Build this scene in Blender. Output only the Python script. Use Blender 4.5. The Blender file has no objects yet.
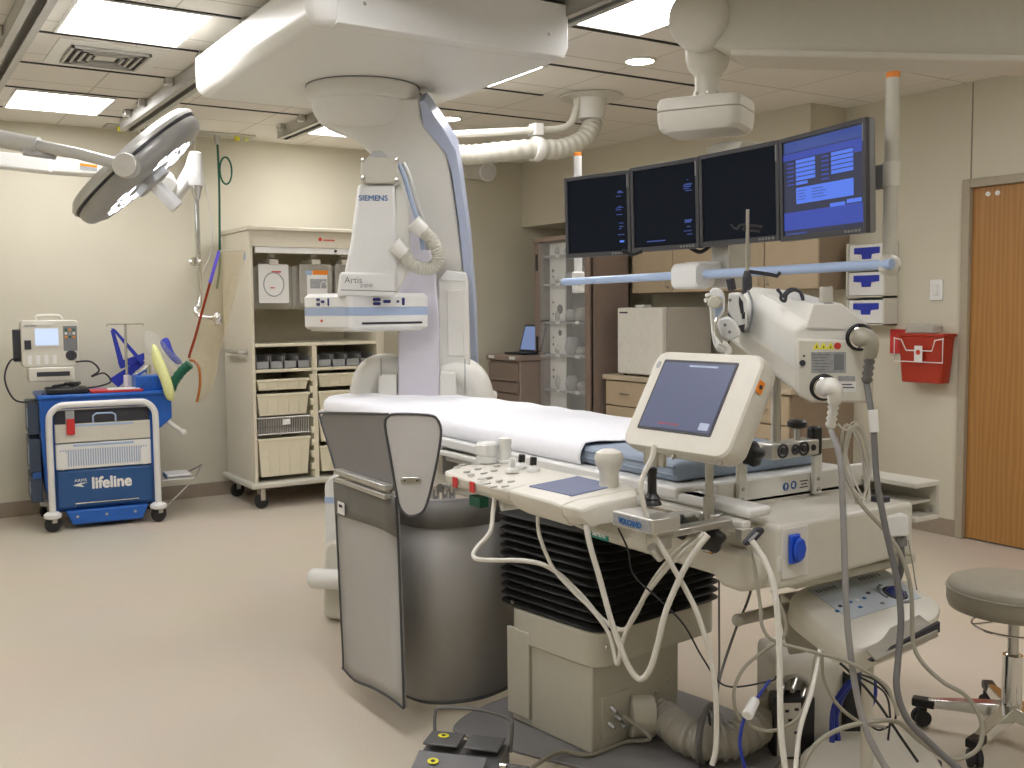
import bpy, math, random
from mathutils import Vector, Matrix, noise
V = Vector
PI = math.pi
sc = bpy.context.scene
COL = sc.collection
random.seed(7)

# ------------------------------------------------------------------ camera
FPX, YAW, PITCH, ROLL, EYE = 1015.0, math.radians(32.5), math.radians(4.25), math.radians(0.5), 1.43
FW = V((math.sin(YAW)*math.cos(PITCH), math.cos(YAW)*math.cos(PITCH), -math.sin(PITCH)))
_r = V((math.cos(YAW), -math.sin(YAW), 0)); _d = FW.cross(_r)
RT = _r*math.cos(ROLL) + _d*math.sin(ROLL); DN = -_r*math.sin(ROLL) + _d*math.cos(ROLL)
cd = bpy.data.cameras.new('camera'); cam = bpy.data.objects.new('camera', cd); COL.objects.link(cam)
cd.sensor_width = 36; cd.lens = FPX*36/1024; cd.clip_start = 0.05
m3 = Matrix((RT, -DN, -FW)).transposed().to_4x4(); m3.translation = V((0, 0, EYE)); cam.matrix_world = m3
sc.camera = cam
# ------------------------------------------------------------------ world, exposure
w = bpy.data.worlds.new('world'); sc.world = w; w.use_nodes = True
w.node_tree.nodes['Background'].inputs[0].default_value = (0.8, 0.85, 1, 1)
w.node_tree.nodes['Background'].inputs[1].default_value = 0.05
sc.view_settings.view_transform = 'Standard'; sc.view_settings.look = 'None'
sc.view_settings.gamma = 1; sc.view_settings.use_curve_mapping = False
sc.view_settings.exposure = 0.86
PANEL_W = 10.0      # emission of the ceiling light panels
CAN_W = 20.0        # emission of the round downlights
LED_W = 2.5         # emission of the surgical lamp

# ------------------------------------------------------------------ rays to points
O0 = V((0, 0, EYE))
def ray(x, y): return FW + RT*((x-512)/FPX) + DN*((y-384)/FPX)
def PZ(x, y, z): d = ray(x, y); return O0 + d*((z-EYE)/d.z)
def PX(x, y, X): d = ray(x, y); return O0 + d*(X/d.x)
def PY(x, y, Y): d = ray(x, y); return O0 + d*(Y/d.y)
def PD(x, y, D): return O0 + ray(x, y)*D
def PP(x, y, P0, n): d = ray(x, y); return O0 + d*((V(P0)-O0).dot(n)/d.dot(n))
def nrm(yaw, tilt=0):
    a, t = math.radians(yaw), math.radians(tilt)
    return V((math.cos(a)*math.cos(t), math.sin(a)*math.cos(t), math.sin(t)))
def FR(o, n, up=V((0, 0, 1))):
    n = V(n).normalized(); x = V(up).cross(n).normalized(); y = n.cross(x)
    M = Matrix((x, y, n)).transposed().to_4x4(); M.translation = V(o); return M

# ------------------------------------------------------------------ materials
MT = {}
def mat(name, col, rough=.5, metal=0, noise_amt=.04, nscale=30, bump=0, bscale=200, emit=None, estr=0, alpha=None, trans=0, spec=.5, coat=0):
    m = bpy.data.materials.new(name); m.use_nodes = True; nt = m.node_tree; b = nt.nodes['Principled BSDF']
    b.inputs['Roughness'].default_value = rough; b.inputs['Metallic'].default_value = metal
    b.inputs['Specular IOR Level'].default_value = spec
    c = tuple(col)+(1,)
    if noise_amt:
        tc = nt.nodes.new('ShaderNodeTexCoord'); n = nt.nodes.new('ShaderNodeTexNoise'); n.inputs['Scale'].default_value = nscale
        n.inputs['Detail'].default_value = 4
        r = nt.nodes.new('ShaderNodeValToRGB'); r.color_ramp.elements[0].position = .3; r.color_ramp.elements[1].position = .7
        r.color_ramp.elements[0].color = tuple(v*(1-noise_amt) for v in col)+(1,); r.color_ramp.elements[1].color = tuple(min(1, v*(1+noise_amt)) for v in col)+(1,)
        nt.links.new(tc.outputs['Object'], n.inputs['Vector']); nt.links.new(n.outputs['Fac'], r.inputs['Fac']); nt.links.new(r.outputs['Color'], b.inputs['Base Color'])
    else: b.inputs['Base Color'].default_value = c
    if bump:
        tc = nt.nodes.new('ShaderNodeTexCoord'); n = nt.nodes.new('ShaderNodeTexNoise'); n.inputs['Scale'].default_value = bscale
        bp = nt.nodes.new('ShaderNodeBump'); bp.inputs['Strength'].default_value = bump; bp.inputs['Distance'].default_value = .01
        nt.links.new(tc.outputs['Object'], n.inputs['Vector']); nt.links.new(n.outputs['Fac'], bp.inputs['Height']); nt.links.new(bp.outputs['Normal'], b.inputs['Normal'])
    if emit: b.inputs['Emission Color'].default_value = tuple(emit)+(1,); b.inputs['Emission Strength'].default_value = estr
    if trans: b.inputs['Transmission Weight'].default_value = trans
    if alpha is not None: b.inputs['Alpha'].default_value = alpha
    if coat: b.inputs['Coat Weight'].default_value = coat
    MT[name] = m; return m
mat('wall', (.64, .605, .485), .75, bump=.08, bscale=300, noise_amt=.015, nscale=3)
mat('base', (.32, .26, .2), .5)
mat('soffit', (.60, .56, .45), .7, noise_amt=.015, nscale=3)
mat('white', (.74, .73, .68), .35, noise_amt=.01)
mat('enamel', (.76, .76, .74), .3, noise_amt=.01)
mat('cream', (.66, .635, .56), .4, noise_amt=.02)
mat('cream2', (.56, .54, .46), .42, noise_amt=.02)
mat('binplastic', (.74, .69, .53), .45, noise_amt=.02)
mat('cabbody', (.66, .61, .49), .5, noise_amt=.03, nscale=60)
mat('cabinside', (.55, .49, .36), .6)
mat('greybin', (.34, .35, .36), .5)
mat('bluegrey', (.36, .45, .62), .35, noise_amt=.01)
mat('lilac', (.62, .6, .66), .25, noise_amt=.01)
mat('paleblue', (.40, .52, .74), .3, noise_amt=.01)
mat('stripe', (.46, .52, .68), .35, noise_amt=.01)
mat('darkblue', (.02, .03, .16), .3, noise_amt=0)
mat('cartblue', (.015, .12, .50), .35, noise_amt=.05)
mat('cartnavy', (.02, .09, .26), .3, noise_amt=.05)
mat('cartdark', (.05, .07, .11), .45)
mat('carttrim', (.02, .10, .34), .5)
mat('strap', (.02, .04, .40), .6)
mat('socket', (.01, .08, .6), .35, noise_amt=0)
mat('black', (.012, .012, .013), .4, noise_amt=0)
mat('rubber', (.02, .02, .021), .7)
mat('bellows', (.012, .012, .011), .55)
mat('darkslot', (.015, .014, .012), .8, noise_amt=0)
mat('chrome', (.75, .75, .74), .12, 1, noise_amt=0)
mat('steel', (.55, .54, .51), .3, 1, noise_amt=.03)
mat('alu', (.62, .61, .58), .38, .85, noise_amt=.04)
mat('railalu', (.50, .49, .46), .45, .6, noise_amt=.04)
mat('leadgrey', (.20, .19, .19), .5, noise_amt=.04, nscale=6)
mat('leadlight', (.43, .42, .405), .6, noise_amt=.03, nscale=6)
mat('leadpad', (.55, .54, .53), .5, noise_amt=.02)
mat('leadband', (.17, .165, .155), .55, noise_amt=.08, nscale=14)
mat('edging', (.06, .06, .065), .5, noise_amt=0)
mat('baseplate', (.24, .235, .24), .5)
mat('pedalmetal', (.17, .17, .175), .4, .3)
mat('sheet', (.86, .87, .92), .8, bump=.15, bscale=40, noise_amt=.01)
mat('padblue', (.29, .35, .44), .75, bump=.1, bscale=60)
mat('red', (.42, .035, .015), .35)
mat('redflat', (.6, .03, .03), .5)
mat('orange', (.85, .25, .01), .4)
mat('yellow', (.85, .8, .05), .5)
mat('paleyellow', (.75, .78, .35), .6)
mat('green', (.0, .09, .05), .5)
mat('greenlabel', (.02, .25, .2), .5, noise_amt=0)
mat('labelwhite', (.8, .8, .78), .5, noise_amt=0)
mat('keygrey', (.50, .49, .46), .5, noise_amt=0)
mat('labelgrey', (.34, .35, .36), .5, noise_amt=.15, nscale=90)
mat('ink', (.03, .03, .04), .5, noise_amt=0)
mat('inkblue', (.02, .12, .35), .5, noise_amt=0)
mat('inkred', (.6, .05, .03), .5, noise_amt=0)
mat('inkgrey', (.2, .21, .22), .5, noise_amt=0)
mat('hose', (.52, .505, .43), .45, noise_amt=.04)
mat('hosegrey', (.36, .34, .29), .5, noise_amt=.05)
mat('cablewhite', (.66, .64, .58), .45, noise_amt=.01)
mat('cablegrey', (.14, .135, .13), .5, noise_amt=.01)
mat('cabletaupe', (.33, .31, .25), .5, noise_amt=.01)
mat('cableblack', (.015, .015, .018), .45, noise_amt=0)
mat('cableblue', (.01, .03, .3), .4, noise_amt=0)
mat('bezel', (.05, .05, .055), .4, noise_amt=0)
mat('bezelside', (.22, .22, .22), .45, .3, noise_amt=0)
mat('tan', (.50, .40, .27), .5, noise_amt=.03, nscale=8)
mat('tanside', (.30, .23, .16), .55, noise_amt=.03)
mat('counter', (.55, .47, .34), .5)
mat('fridge', (.74, .72, .66), .4)
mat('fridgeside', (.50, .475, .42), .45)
mat('brownplastic', (.24, .18, .15), .5)
mat('brownlight', (.30, .23, .195), .5)
mat('clear', (.85, .87, .86), .08, alpha=.14, noise_amt=0)
mat('packet', (.62, .60, .54), .2, alpha=.5, noise_amt=.08, nscale=12)
mat('acrylic', (.78, .62, .30), .04, alpha=.2, noise_amt=0)
mat('acrylicedge', (.30, .035, .01), .15, alpha=.9, noise_amt=0)
mat('acrylicblue', (.16, .12, .75), .15, noise_amt=0)
mat('seat', (.30, .275, .215), .45, bump=.05)
mat('lampgrey', (.56, .56, .54), .3, .2, noise_amt=.01)
mat('lampdark', (.36, .36, .35), .35, .2, noise_amt=.01)
mat('panel_light', (1, 1, 1), .5, noise_amt=0, emit=(1, .985, 1), estr=PANEL_W)
mat('can_light', (1, 1, 1), .5, noise_amt=0, emit=(1, .95, .88), estr=CAN_W)
mat('led', (1, 1, 1), .5, noise_amt=0, emit=(.86, .9, 1), estr=LED_W)
mat('screen_off', (.006, .007, .010), .6, noise_amt=0, emit=(.004, .006, .009), estr=.4, spec=.05)
mat('screen_touch', (.03, .035, .06), .4, noise_amt=0, emit=(.05, .06, .115), estr=.6)
mat('screen_ui', (.01, .01, .02), .6, noise_amt=0, emit=(.012, .014, .028), estr=1)
mat('ui_blue', (.02, .05, .3), .6, noise_amt=0, emit=(.02, .03, .17), estr=.6)
mat('ui_light', (.05, .1, .5), .6, noise_amt=0, emit=(.05, .12, .45), estr=.6)
mat('ui_faint', (.02, .03, .1), .6, noise_amt=0, emit=(.015, .03, .12), estr=1)
mat('laptop_screen', (.1, .14, .25), .3, noise_amt=0, emit=(.12, .16, .30), estr=.6)
mat('defib_screen', (.2, .25, .35), .2, noise_amt=0, emit=(.35, .42, .55), estr=.8)
mat('console_screen', (.12, .14, .22), .25, noise_amt=0, emit=(.08, .09, .14), estr=.5)

def floor_mat():
    m = bpy.data.materials.new('floor_vinyl'); m.use_nodes = True; nt = m.node_tree; b = nt.nodes['Principled BSDF']
    tc = nt.nodes.new('ShaderNodeTexCoord'); n = nt.nodes.new('ShaderNodeTexNoise'); n.inputs['Scale'].default_value = 260; n.inputs['Detail'].default_value = 3
    n2 = nt.nodes.new('ShaderNodeTexNoise'); n2.inputs['Scale'].default_value = 1.3
    r = nt.nodes.new('ShaderNodeValToRGB'); r.color_ramp.elements[0].position = .35; r.color_ramp.elements[1].position = .65
    r.color_ramp.elements[0].color = (.56, .49, .395, 1); r.color_ramp.elements[1].color = (.68, .61, .50, 1)
    mx = nt.nodes.new('ShaderNodeMixRGB'); mx.blend_type = 'MULTIPLY'; mx.inputs[0].default_value = .12
    for q in (n, n2): nt.links.new(tc.outputs['Object'], q.inputs['Vector'])
    nt.links.new(n.outputs['Fac'], r.inputs['Fac']); nt.links.new(r.outputs['Color'], mx.inputs[1]); nt.links.new(n2.outputs['Color'], mx.inputs[2])
    nt.links.new(mx.outputs[0], b.inputs['Base Color']); b.inputs['Roughness'].default_value = .38; b.inputs['Specular IOR Level'].default_value = .45
    MT['floor'] = m
floor_mat()
def ceil_mat():
    m = bpy.data.materials.new('ceiling_tile'); m.use_nodes = True; nt = m.node_tree; b = nt.nodes['Principled BSDF']
    tc = nt.nodes.new('ShaderNodeTexCoord'); sp = nt.nodes.new('ShaderNodeSeparateXYZ'); nt.links.new(tc.outputs['Object'], sp.inputs[0])
    def line(sock, off, per, wid):
        a = nt.nodes.new('ShaderNodeMath'); a.operation = 'SUBTRACT'; nt.links.new(sp.outputs[sock], a.inputs[0]); a.inputs[1].default_value = off
        q = nt.nodes.new('ShaderNodeMath'); q.operation = 'WRAP'; nt.links.new(a.outputs[0], q.inputs[0]); q.inputs[1].default_value = per/2; q.inputs[2].default_value = -per/2
        c = nt.nodes.new('ShaderNodeMath'); c.operation = 'ABSOLUTE'; nt.links.new(q.outputs[0], c.inputs[0])
        d = nt.nodes.new('ShaderNodeMath'); d.operation = 'LESS_THAN'; nt.links.new(c.outputs[0], d.inputs[0]); d.inputs[1].default_value = wid; return d
    l1 = line(1, 4.62, .675, .006); l2 = line(0, 1.50, .60, .004)
    mx = nt.nodes.new('ShaderNodeMath'); mx.operation = 'MAXIMUM'; nt.links.new(l1.outputs[0], mx.inputs[0]); nt.links.new(l2.outputs[0], mx.inputs[1])
    r = nt.nodes.new('ShaderNodeMixRGB'); nt.links.new(mx.outputs[0], r.inputs[0])
    n = nt.nodes.new('ShaderNodeTexNoise'); n.inputs['Scale'].default_value = 120; nt.links.new(tc.outputs['Object'], n.inputs['Vector'])
    rr = nt.nodes.new('ShaderNodeValToRGB'); rr.color_ramp.elements[0].color = (.74, .71, .64, 1); rr.color_ramp.elements[1].color = (.82, .79, .72, 1)
    nt.links.new(n.outputs['Fac'], rr.inputs['Fac']); nt.links.new(rr.outputs['Color'], r.inputs[1]); r.inputs[2].default_value = (.50, .47, .41, 1)
    nt.links.new(r.outputs[0], b.inputs['Base Color']); b.inputs['Roughness'].default_value = .85; MT['ceil'] = m
ceil_mat()
def wood_mat():
    m = bpy.data.materials.new('door_oak'); m.use_nodes = True; nt = m.node_tree; b = nt.nodes['Principled BSDF']
    tc = nt.nodes.new('ShaderNodeTexCoord'); mp = nt.nodes.new('ShaderNodeMapping'); mp.inputs['Scale'].default_value = (1, 5, .55)
    n = nt.nodes.new('ShaderNodeTexNoise'); n.inputs['Scale'].default_value = 2.2; n.inputs['Detail'].default_value = 6; n.inputs['Distortion'].default_value = .8
    wv = nt.nodes.new('ShaderNodeTexWave'); wv.bands_direction = 'Y'; wv.inputs['Scale'].default_value = 2.0; wv.inputs['Distortion'].default_value = 7; wv.inputs['Detail'].default_value = 4; wv.inputs['Detail Scale'].default_value = 1.2
    nt.links.new(tc.outputs['Object'], mp.inputs[0]); nt.links.new(mp.outputs[0], n.inputs['Vector']); nt.links.new(mp.outputs[0], wv.inputs['Vector'])
    r = nt.nodes.new('ShaderNodeValToRGB'); r.color_ramp.elements[0].color = (.33, .155, .038, 1); r.color_ramp.elements[1].color = (.46, .23, .066, 1)
    mx = nt.nodes.new('ShaderNodeMath'); mx.operation = 'ADD'; mu = nt.nodes.new('ShaderNodeMath'); mu.operation = 'MULTIPLY'; mu.inputs[1].default_value = .5
    nt.links.new(n.outputs['Fac'], mx.inputs[0]); nt.links.new(wv.outputs['Fac'], mx.inputs[1]); nt.links.new(mx.outputs[0], mu.inputs[0]); nt.links.new(mu.outputs[0], r.inputs[0])
    nt.links.new(r.outputs[0], b.inputs['Base Color']); b.inputs['Roughness'].default_value = .4; MT['oak'] = m
wood_mat()

# ------------------------------------------------------------------ mesh helpers
class MB:
    def __init__(s): s.v = []; s.f = []
    def add(s, vs, fs):
        k = len(s.v); s.v += [V(p) for p in vs]; s.f += [[i+k for i in f] for f in fs]; return s
    def box(s, x0, x1, y0, y1, z0, z1, M=None):
        vs = [V((x, y, z)) for z in (z0, z1) for y in (y0, y1) for x in (x0, x1)]
        if M: vs = [M @ p for p in vs]
        return s.add(vs, [(0, 2, 3, 1), (4, 5, 7, 6), (0, 1, 5, 4), (2, 6, 7, 3), (0, 4, 6, 2), (1, 3, 7, 5)])
    def prism(s, pts, vec):
        n = len(pts); vec = V(vec); a = [V(p) for p in pts]; b = [p+vec for p in a]
        return s.add(a+b, [list(range(n))[::-1], list(range(n, 2*n))]+[(i, (i+1) % n, n+(i+1) % n, n+i) for i in range(n)])
    def pl(s, pts2, M, d=.01, d0=0.):     # 2D outline in M's XY, thickness along M's Z
        a = [M @ V((p[0], p[1], d0)) for p in pts2]; return s.prism(a, M.to_3x3() @ V((0, 0, d)))
    def loft(s, rings, closed=True, caps=True):
        k = len(rings[0]); vs = [p for r in rings for p in r]; fs = []
        for i in range(len(rings)-1):
            for j in range(k if closed else k-1):
                a, b = i*k+j, i*k+(j+1) % k; fs.append((a, b, b+k, a+k))
        if caps and closed: fs += [list(range(k))[::-1], list(range((len(rings)-1)*k, len(rings)*k))]
        return s.add(vs, fs)
    def cyl(s, p0, p1, r0, r1=None, n=20): return s.lathe(p0, V(p1)-V(p0), [(r0, 0), (r0 if r1 is None else r1, (V(p1)-V(p0)).length)], n)
    def lathe(s, o, ax, prof, n=24):
        ax = V(ax).normalized(); u = ax.orthogonal().normalized(); w = ax.cross(u); o = V(o)
        return s.loft([[o+ax*h+(u*math.cos(2*PI*i/n)+w*math.sin(2*PI*i/n))*r for i in range(n)] for r, h in prof])
    def tube(s, pts, r, n=10, closed=False, rad=None):
        pts = [V(p) for p in pts]; N = len(pts); rings = []; u = None
        for i, p in enumerate(pts):
            if closed: t = pts[(i+1) % N]-pts[i-1]
            else: t = pts[min(i+1, N-1)]-pts[max(i-1, 0)]
            if t.length < 1e-9: t = V((0, 0, 1))
            t.normalize()
            if u is None: u = t.orthogonal().normalized()
            u = (u - t*u.dot(t)); u = u.normalized() if u.length > 1e-6 else t.orthogonal().normalized()
            w = t.cross(u); q = rad[i] if rad else r
            rings.append([p+(u*math.cos(2*PI*j/n)+w*math.sin(2*PI*j/n))*q for j in range(n)])
        if closed: rings.append(rings[0]); return s.loft(rings, caps=False)
        return s.loft(rings)
    def ell(s, c, rx, ry, rz, M3=None, n=20, m=12):
        rings = []
        for i in range(m+1):
            a = PI*i/m; sn = max(math.sin(a), .002)
            ring = [V((rx*sn*math.cos(2*PI*j/n), ry*sn*math.sin(2*PI*j/n), -rz*math.cos(a))) for j in range(n)]
            rings.append([V(c)+((M3 @ p) if M3 else p) for p in ring])
        return s.loft(rings)
    def out(s, name, m, parent=None, bev=0, seg=2, label=None, cat=None, group=None, kind=None, ang=35, solid=0):
        root = parent
        while root is not None and root.parent is not None: root = root.parent
        if parent is None:
            xs = [p.x for p in s.v]; ys = [p.y for p in s.v]; zs = [p.z for p in s.v]
            off = V(((min(xs)+max(xs))/2, (min(ys)+max(ys))/2, min(zs)))
        else: off = root.location.copy()
        me = bpy.data.meshes.new(name); me.from_pydata([tuple(p-off) for p in s.v], [], s.f)
        me.materials.append(MT[m]); me.validate()
        import bmesh
        bm = bmesh.new(); bm.from_mesh(me); bmesh.ops.recalc_face_normals(bm, faces=bm.faces); bm.to_mesh(me); bm.free()
        for p in me.polygons: p.use_smooth = True
        me.set_sharp_from_angle(angle=math.radians(ang))
        o = bpy.data.objects.new(name, me); COL.objects.link(o)
        if parent is None: o.location = off
        else: o.parent = parent
        if solid:
            sm = o.modifiers.new('solid', 'SOLIDIFY'); sm.thickness = solid; sm.offset = 0
        if bev:
            b = o.modifiers.new('bevel', 'BEVEL'); b.width = bev; b.segments = seg; b.limit_method = 'ANGLE'; b.angle_limit = math.radians(40); b.harden_normals = False
        tag(o, label, cat, group, kind); return o
def tag(o, label=None, cat=None, group=None, kind=None):
    if label: o['label'] = label
    if cat: o['category'] = cat
    if group: o['group'] = group
    if kind: o['kind'] = kind
    return o
def T(name, label, cat, loc, group=None):
    o = bpy.data.objects.new(name, None); COL.objects.link(o); o.location = V(loc); o.empty_display_size = .1
    return tag(o, label, cat, group)
def dup(o, loc=None, parent=None, label=None, name=None):
    c = o.copy(); COL.objects.link(c)
    if parent is not None: c.parent = parent
    if loc is not None: c.location = V(loc)
    if label: c['label'] = label
    for ch in list(o.children): dup(ch, parent=c)
    return c
def rp(w, h, r, n=4, cx=0, cy=0):
    pts = []
    for sx, sy, a0 in ((1, -1, -90), (1, 1, 0), (-1, 1, 90), (-1, -1, 180)):
        for i in range(n+1):
            a = math.radians(a0+90*i/n); pts.append((cx+sx*(w/2-r)+r*math.cos(a), cy+sy*(h/2-r)+r*math.sin(a)))
    return pts
def circ(r, n=24, cx=0, cy=0): return [(cx+r*math.cos(2*PI*i/n), cy+r*math.sin(2*PI*i/n)) for i in range(n)]
def cr(P, n=8, closed=False):
    P = [V(p) for p in P]; N = len(P); out = []
    rng = range(N) if closed else range(N-1)
    for i in rng:
        if closed: p0, p1, p2, p3 = P[i-1], P[i], P[(i+1) % N], P[(i+2) % N]
        else: p0, p1, p2, p3 = P[max(i-1, 0)], P[i], P[i+1], P[min(i+2, N-1)]
        for k in range(n):
            t = k/n; out.append(.5*((2*p1)+(p2-p0)*t+(2*p0-5*p1+4*p2-p3)*t*t+(3*p1-p0-3*p2+p3)*t**3))
    if not closed: out.append(P[-1])
    return out
def txt(s, M, size, m, parent, name='lettering', bold=0, align='LEFT', sx=1):
    cu = bpy.data.curves.new(name, 'FONT'); cu.body = s; cu.size = size; cu.extrude = .0004; cu.align_x = align
    tmp = bpy.data.objects.new('tmp', cu); COL.objects.link(tmp); bpy.context.view_layer.update()
    me = bpy.data.meshes.new_from_object(tmp.evaluated_get(bpy.context.evaluated_depsgraph_get()))
    bpy.data.objects.remove(tmp); bpy.data.curves.remove(cu); 
    if bold:
        vs0 = [v.co.copy() for v in me.vertices]; fs0 = [list(p.vertices) for p in me.polygons]; vs = []; fs = []
        for q, (dx, dy) in enumerate(((0, 0), (1, 0), (-1, 0), (0, 1), (0, -1), (.7, .7), (-.7, .7), (.7, -.7), (-.7, -.7))):
            k = len(vs); vs += [tuple(v+V((dx*bold, dy*bold, q*.00002))) for v in vs0]; fs += [[i+k for i in f] for f in fs0]
        me = bpy.data.meshes.new(name); me.from_pydata(vs, [], fs)
    me.materials.clear(); me.materials.append(MT[m])
    o = bpy.data.objects.new(name, me); COL.objects.link(o)
    root = parent
    while root.parent is not None: root = root.parent
    Mx = M.copy(); Mx.translation = M.translation-root.location
    o.parent = parent; o.matrix_local = Mx @ Matrix.Diagonal((sx, 1, 1, 1)); return o
def tracepl(px, P0, n): return [PP(x, y, P0, n) for x, y in px]
def slab(px, P0, yaw, d, m=None, tilt=0):
    n = nrm(yaw, tilt); mb = m or MB(); return mb.prism(tracepl(px, P0, n), -n*d)
FACE = 237.5
def smoothpx(px, n=4): return [(p.x, p.y) for p in cr([V((x, y, 0)) for x, y in px], n, True)]
def caster(parent, p, r=.05, h=.12, yaw=0, name='caster', m='rubber'):
    a = math.radians(yaw); ax = V((math.sin(a), -math.cos(a), 0)); p = V(p); q = p+V((0, 0, r))
    mb = MB().box(-.018, .018, -.03, .03, 0, h-r*1.1, Matrix.Translation(p+V((0, 0, r*1.1))) @ Matrix.Rotation(a, 4, 'Z'))
    c = mb.out(name, 'steel', parent, bev=.005)
    MB().lathe(q-ax*.014, ax, [(r*.5, -.002), (r*.92, 0), (r, .006), (r, .022), (r*.92, .028), (r*.5, .03)], 20).out('wheel', m, c)
    return c

# ================================================================== SETTING
YB, XR, ZC, XL, YF = 7.845, 5.62, 2.75, -1.6, -1.6
MB().box(XL, XR+.2, YF, YB+.1, -.1, 0).out('floor', 'floor', kind='structure')
MB().box(XL, XR+.2, YF, YB+.1, ZC, ZC+.08).out('ceiling', 'ceil', kind='structure')
MB().box(XL, XR+.1, YB, YB+.1, 0, ZC).out('wall_back', 'wall', kind='structure')
MB().box(XL-.1, XL, YF, YB, 0, ZC).out('wall_left', 'wall', kind='structure')
MB().box(XL-.1, XR+.1, YF-.1, YF, 0, ZC).out('wall_front', 'wall', kind='structure')
DY1, DY0, DZ = 3.69, 2.78, 2.125
MB().box(XR, XR+.1, DY1+.05, YB, 0, ZC).box(XR, XR+.1, YF, DY0-.05, 0, ZC).box(XR, XR+.1, DY0-.05, DY1+.05, DZ+.05, ZC).out('wall_right', 'wall', kind='structure')
# vertical expansion joint above the door frame
MB().box(XR-.003, XR, 3.693, 3.701, DZ+.055, ZC-.003).out('trim_1', 'base', kind='structure')
MB().prism([V((5.27, 4.62, 2.17)), V((XR-.001, 4.62, 2.17)), V((XR-.001, YB-.001, 2.17)), V((5.12, YB-.001, 2.17))], (0, 0, ZC-.001-2.17)).out('trim_2', 'soffit', kind='structure')
d = MB().box(XR+.012, XR+.055, DY0+.002, DY1-.002, .01, DZ-.002).out('door_1', 'oak', kind='structure')
f = MB().box(XR-.02, XR+.1, DY1, DY1+.05, 0, DZ+.05).box(XR-.02, XR+.1, DY0-.05, DY0, 0, DZ+.05).box(XR-.02, XR+.1, DY0, DY1, DZ, DZ+.05).out('door_frame', 'counter', None, bev=.004); f['kind'] = 'structure'; f.name = 'trim_3'
f.data.materials[0] = mat('frame', (.40, .35, .26), .5)
MB().cyl((XR-.04, DY0+.08, 1.0), (XR+.012, DY0+.08, 1.0), .012).cyl((XR-.04, DY0+.08, 1.0), (XR-.04, DY0+.2, 1.0), .01).out('door_handle', 'steel', d)
for k, yy in enumerate((3.60, 3.54)): MB().cyl((XR+.004, yy-.01, 2.08), (XR+.013, yy-.01, 2.08), .014).out('bumper', 'labelwhite', d)
def baseb(n, *b): MB().box(*b).out(n, 'base', kind='structure', bev=.002)
baseb('baseboard_back', XL, 5.0, YB-.012, YB-.001, 0, .105)
baseb('baseboard_right', XR-.012, XR-.001, DY1+.05, 4.5, 0, .105)
# ceiling dark slots (recessed tee bars) as real strips
for i, (Y, segs) in enumerate([(7.33, [(.72, 1.55)]), (6.655, [(-1.4, 3.35), (3.55, 3.95)]), (5.98, [(-1.4, 4.45)]), (5.30, [(-1.4, 3.62), (4.12, 4.66)]), (4.615, [(-1.4, 4.3)]), (3.95, [(-1.4, 4.22)]), (3.28, [(-1.4, 4.2)])]):
    mb = MB()
    for a, b in segs: mb.box(a, b, Y-.013, Y+.013, ZC-.004, ZC+.001)
    mb.out('trim_%d' % (10+i), 'darkslot', kind='structure')
# light panels in the grid
npan = 0
LP = [((.83, 1.375), (6.71, 7.30), 'far left recessed light panel beside the rail near the back wall'), ((.83, 1.375), (4.63, 5.24), 'recessed light panel left of the rail above the square air vent'),
      ((2.69, 3.16), (6.70, 7.27), 'recessed light panel behind the big ceiling carriage'), ((2.76, 3.22), (3.34, 3.89), 'recessed light panel beside the joint of the thick grey boom'),
      ((2.76, 3.19), (4.66, 5.23), 'recessed light panel whose edge shows past the ceiling carriage')]
for (x0, x1), (y0, y1), lab in LP+[((.83, 1.375), (2.6, 3.2), 'recessed light panel left of the rail, second row from the vent'), ((.83, 1.375), (.6, 1.2), 'recessed light panel left of the rail, behind the camera side'), ((-.8, -.3), (1.9, 2.5), 'recessed light panel by the left wall, nearer the front'), ((-.8, -.3), (4.6, 5.2), 'recessed light panel by the left wall, nearer the back'), ((2.9, 3.4), (-.4, .2), 'added unseen light panel on the right, behind the camera side'), ((4.15, 4.7), (1.95, 2.55), 'added unseen light panel by the right wall, near the oak door')]:  # last two panels added out of view to brighten power box, console and stool
    t = T('ceiling_light', lab, 'ceiling light', ((x0+x1)/2, (y0+y1)/2, ZC), 'recessed ceiling light panels')
    MB().box(x0, x1, y0, y1, ZC-.006, ZC-.002).out('diffuser', 'panel_light', t)
    MB().box(x0-.014, x0, y0-.014, y1+.014, ZC-.01, ZC-.001).box(x1, x1+.014, y0-.014, y1+.014, ZC-.01, ZC-.001).box(x0, x1, y0-.014, y0, ZC-.01, ZC-.001).box(x0, x1, y1, y1+.014, ZC-.01, ZC-.001).out('frame', 'white', t)
for (x, y), lab in (((3.568, 4.30), 'round downlight left of the boom joint'), ((3.49, 6.25), 'round downlight beside the curved blue striped hanger')):
    t = T('downlight', lab, 'ceiling light', (x, y, ZC), 'round ceiling downlights')
    MB().lathe((x, y, ZC-.004), (0, 0, 1), [(.07, 0), (.07, .003)], 28).out('lens', 'can_light', t)
    MB().tube([(x+.08*math.cos(a*PI/12), y+.08*math.sin(a*PI/12), ZC-.003) for a in range(24)], .009, 6, True).out('trim_ring', 'white', t)
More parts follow.
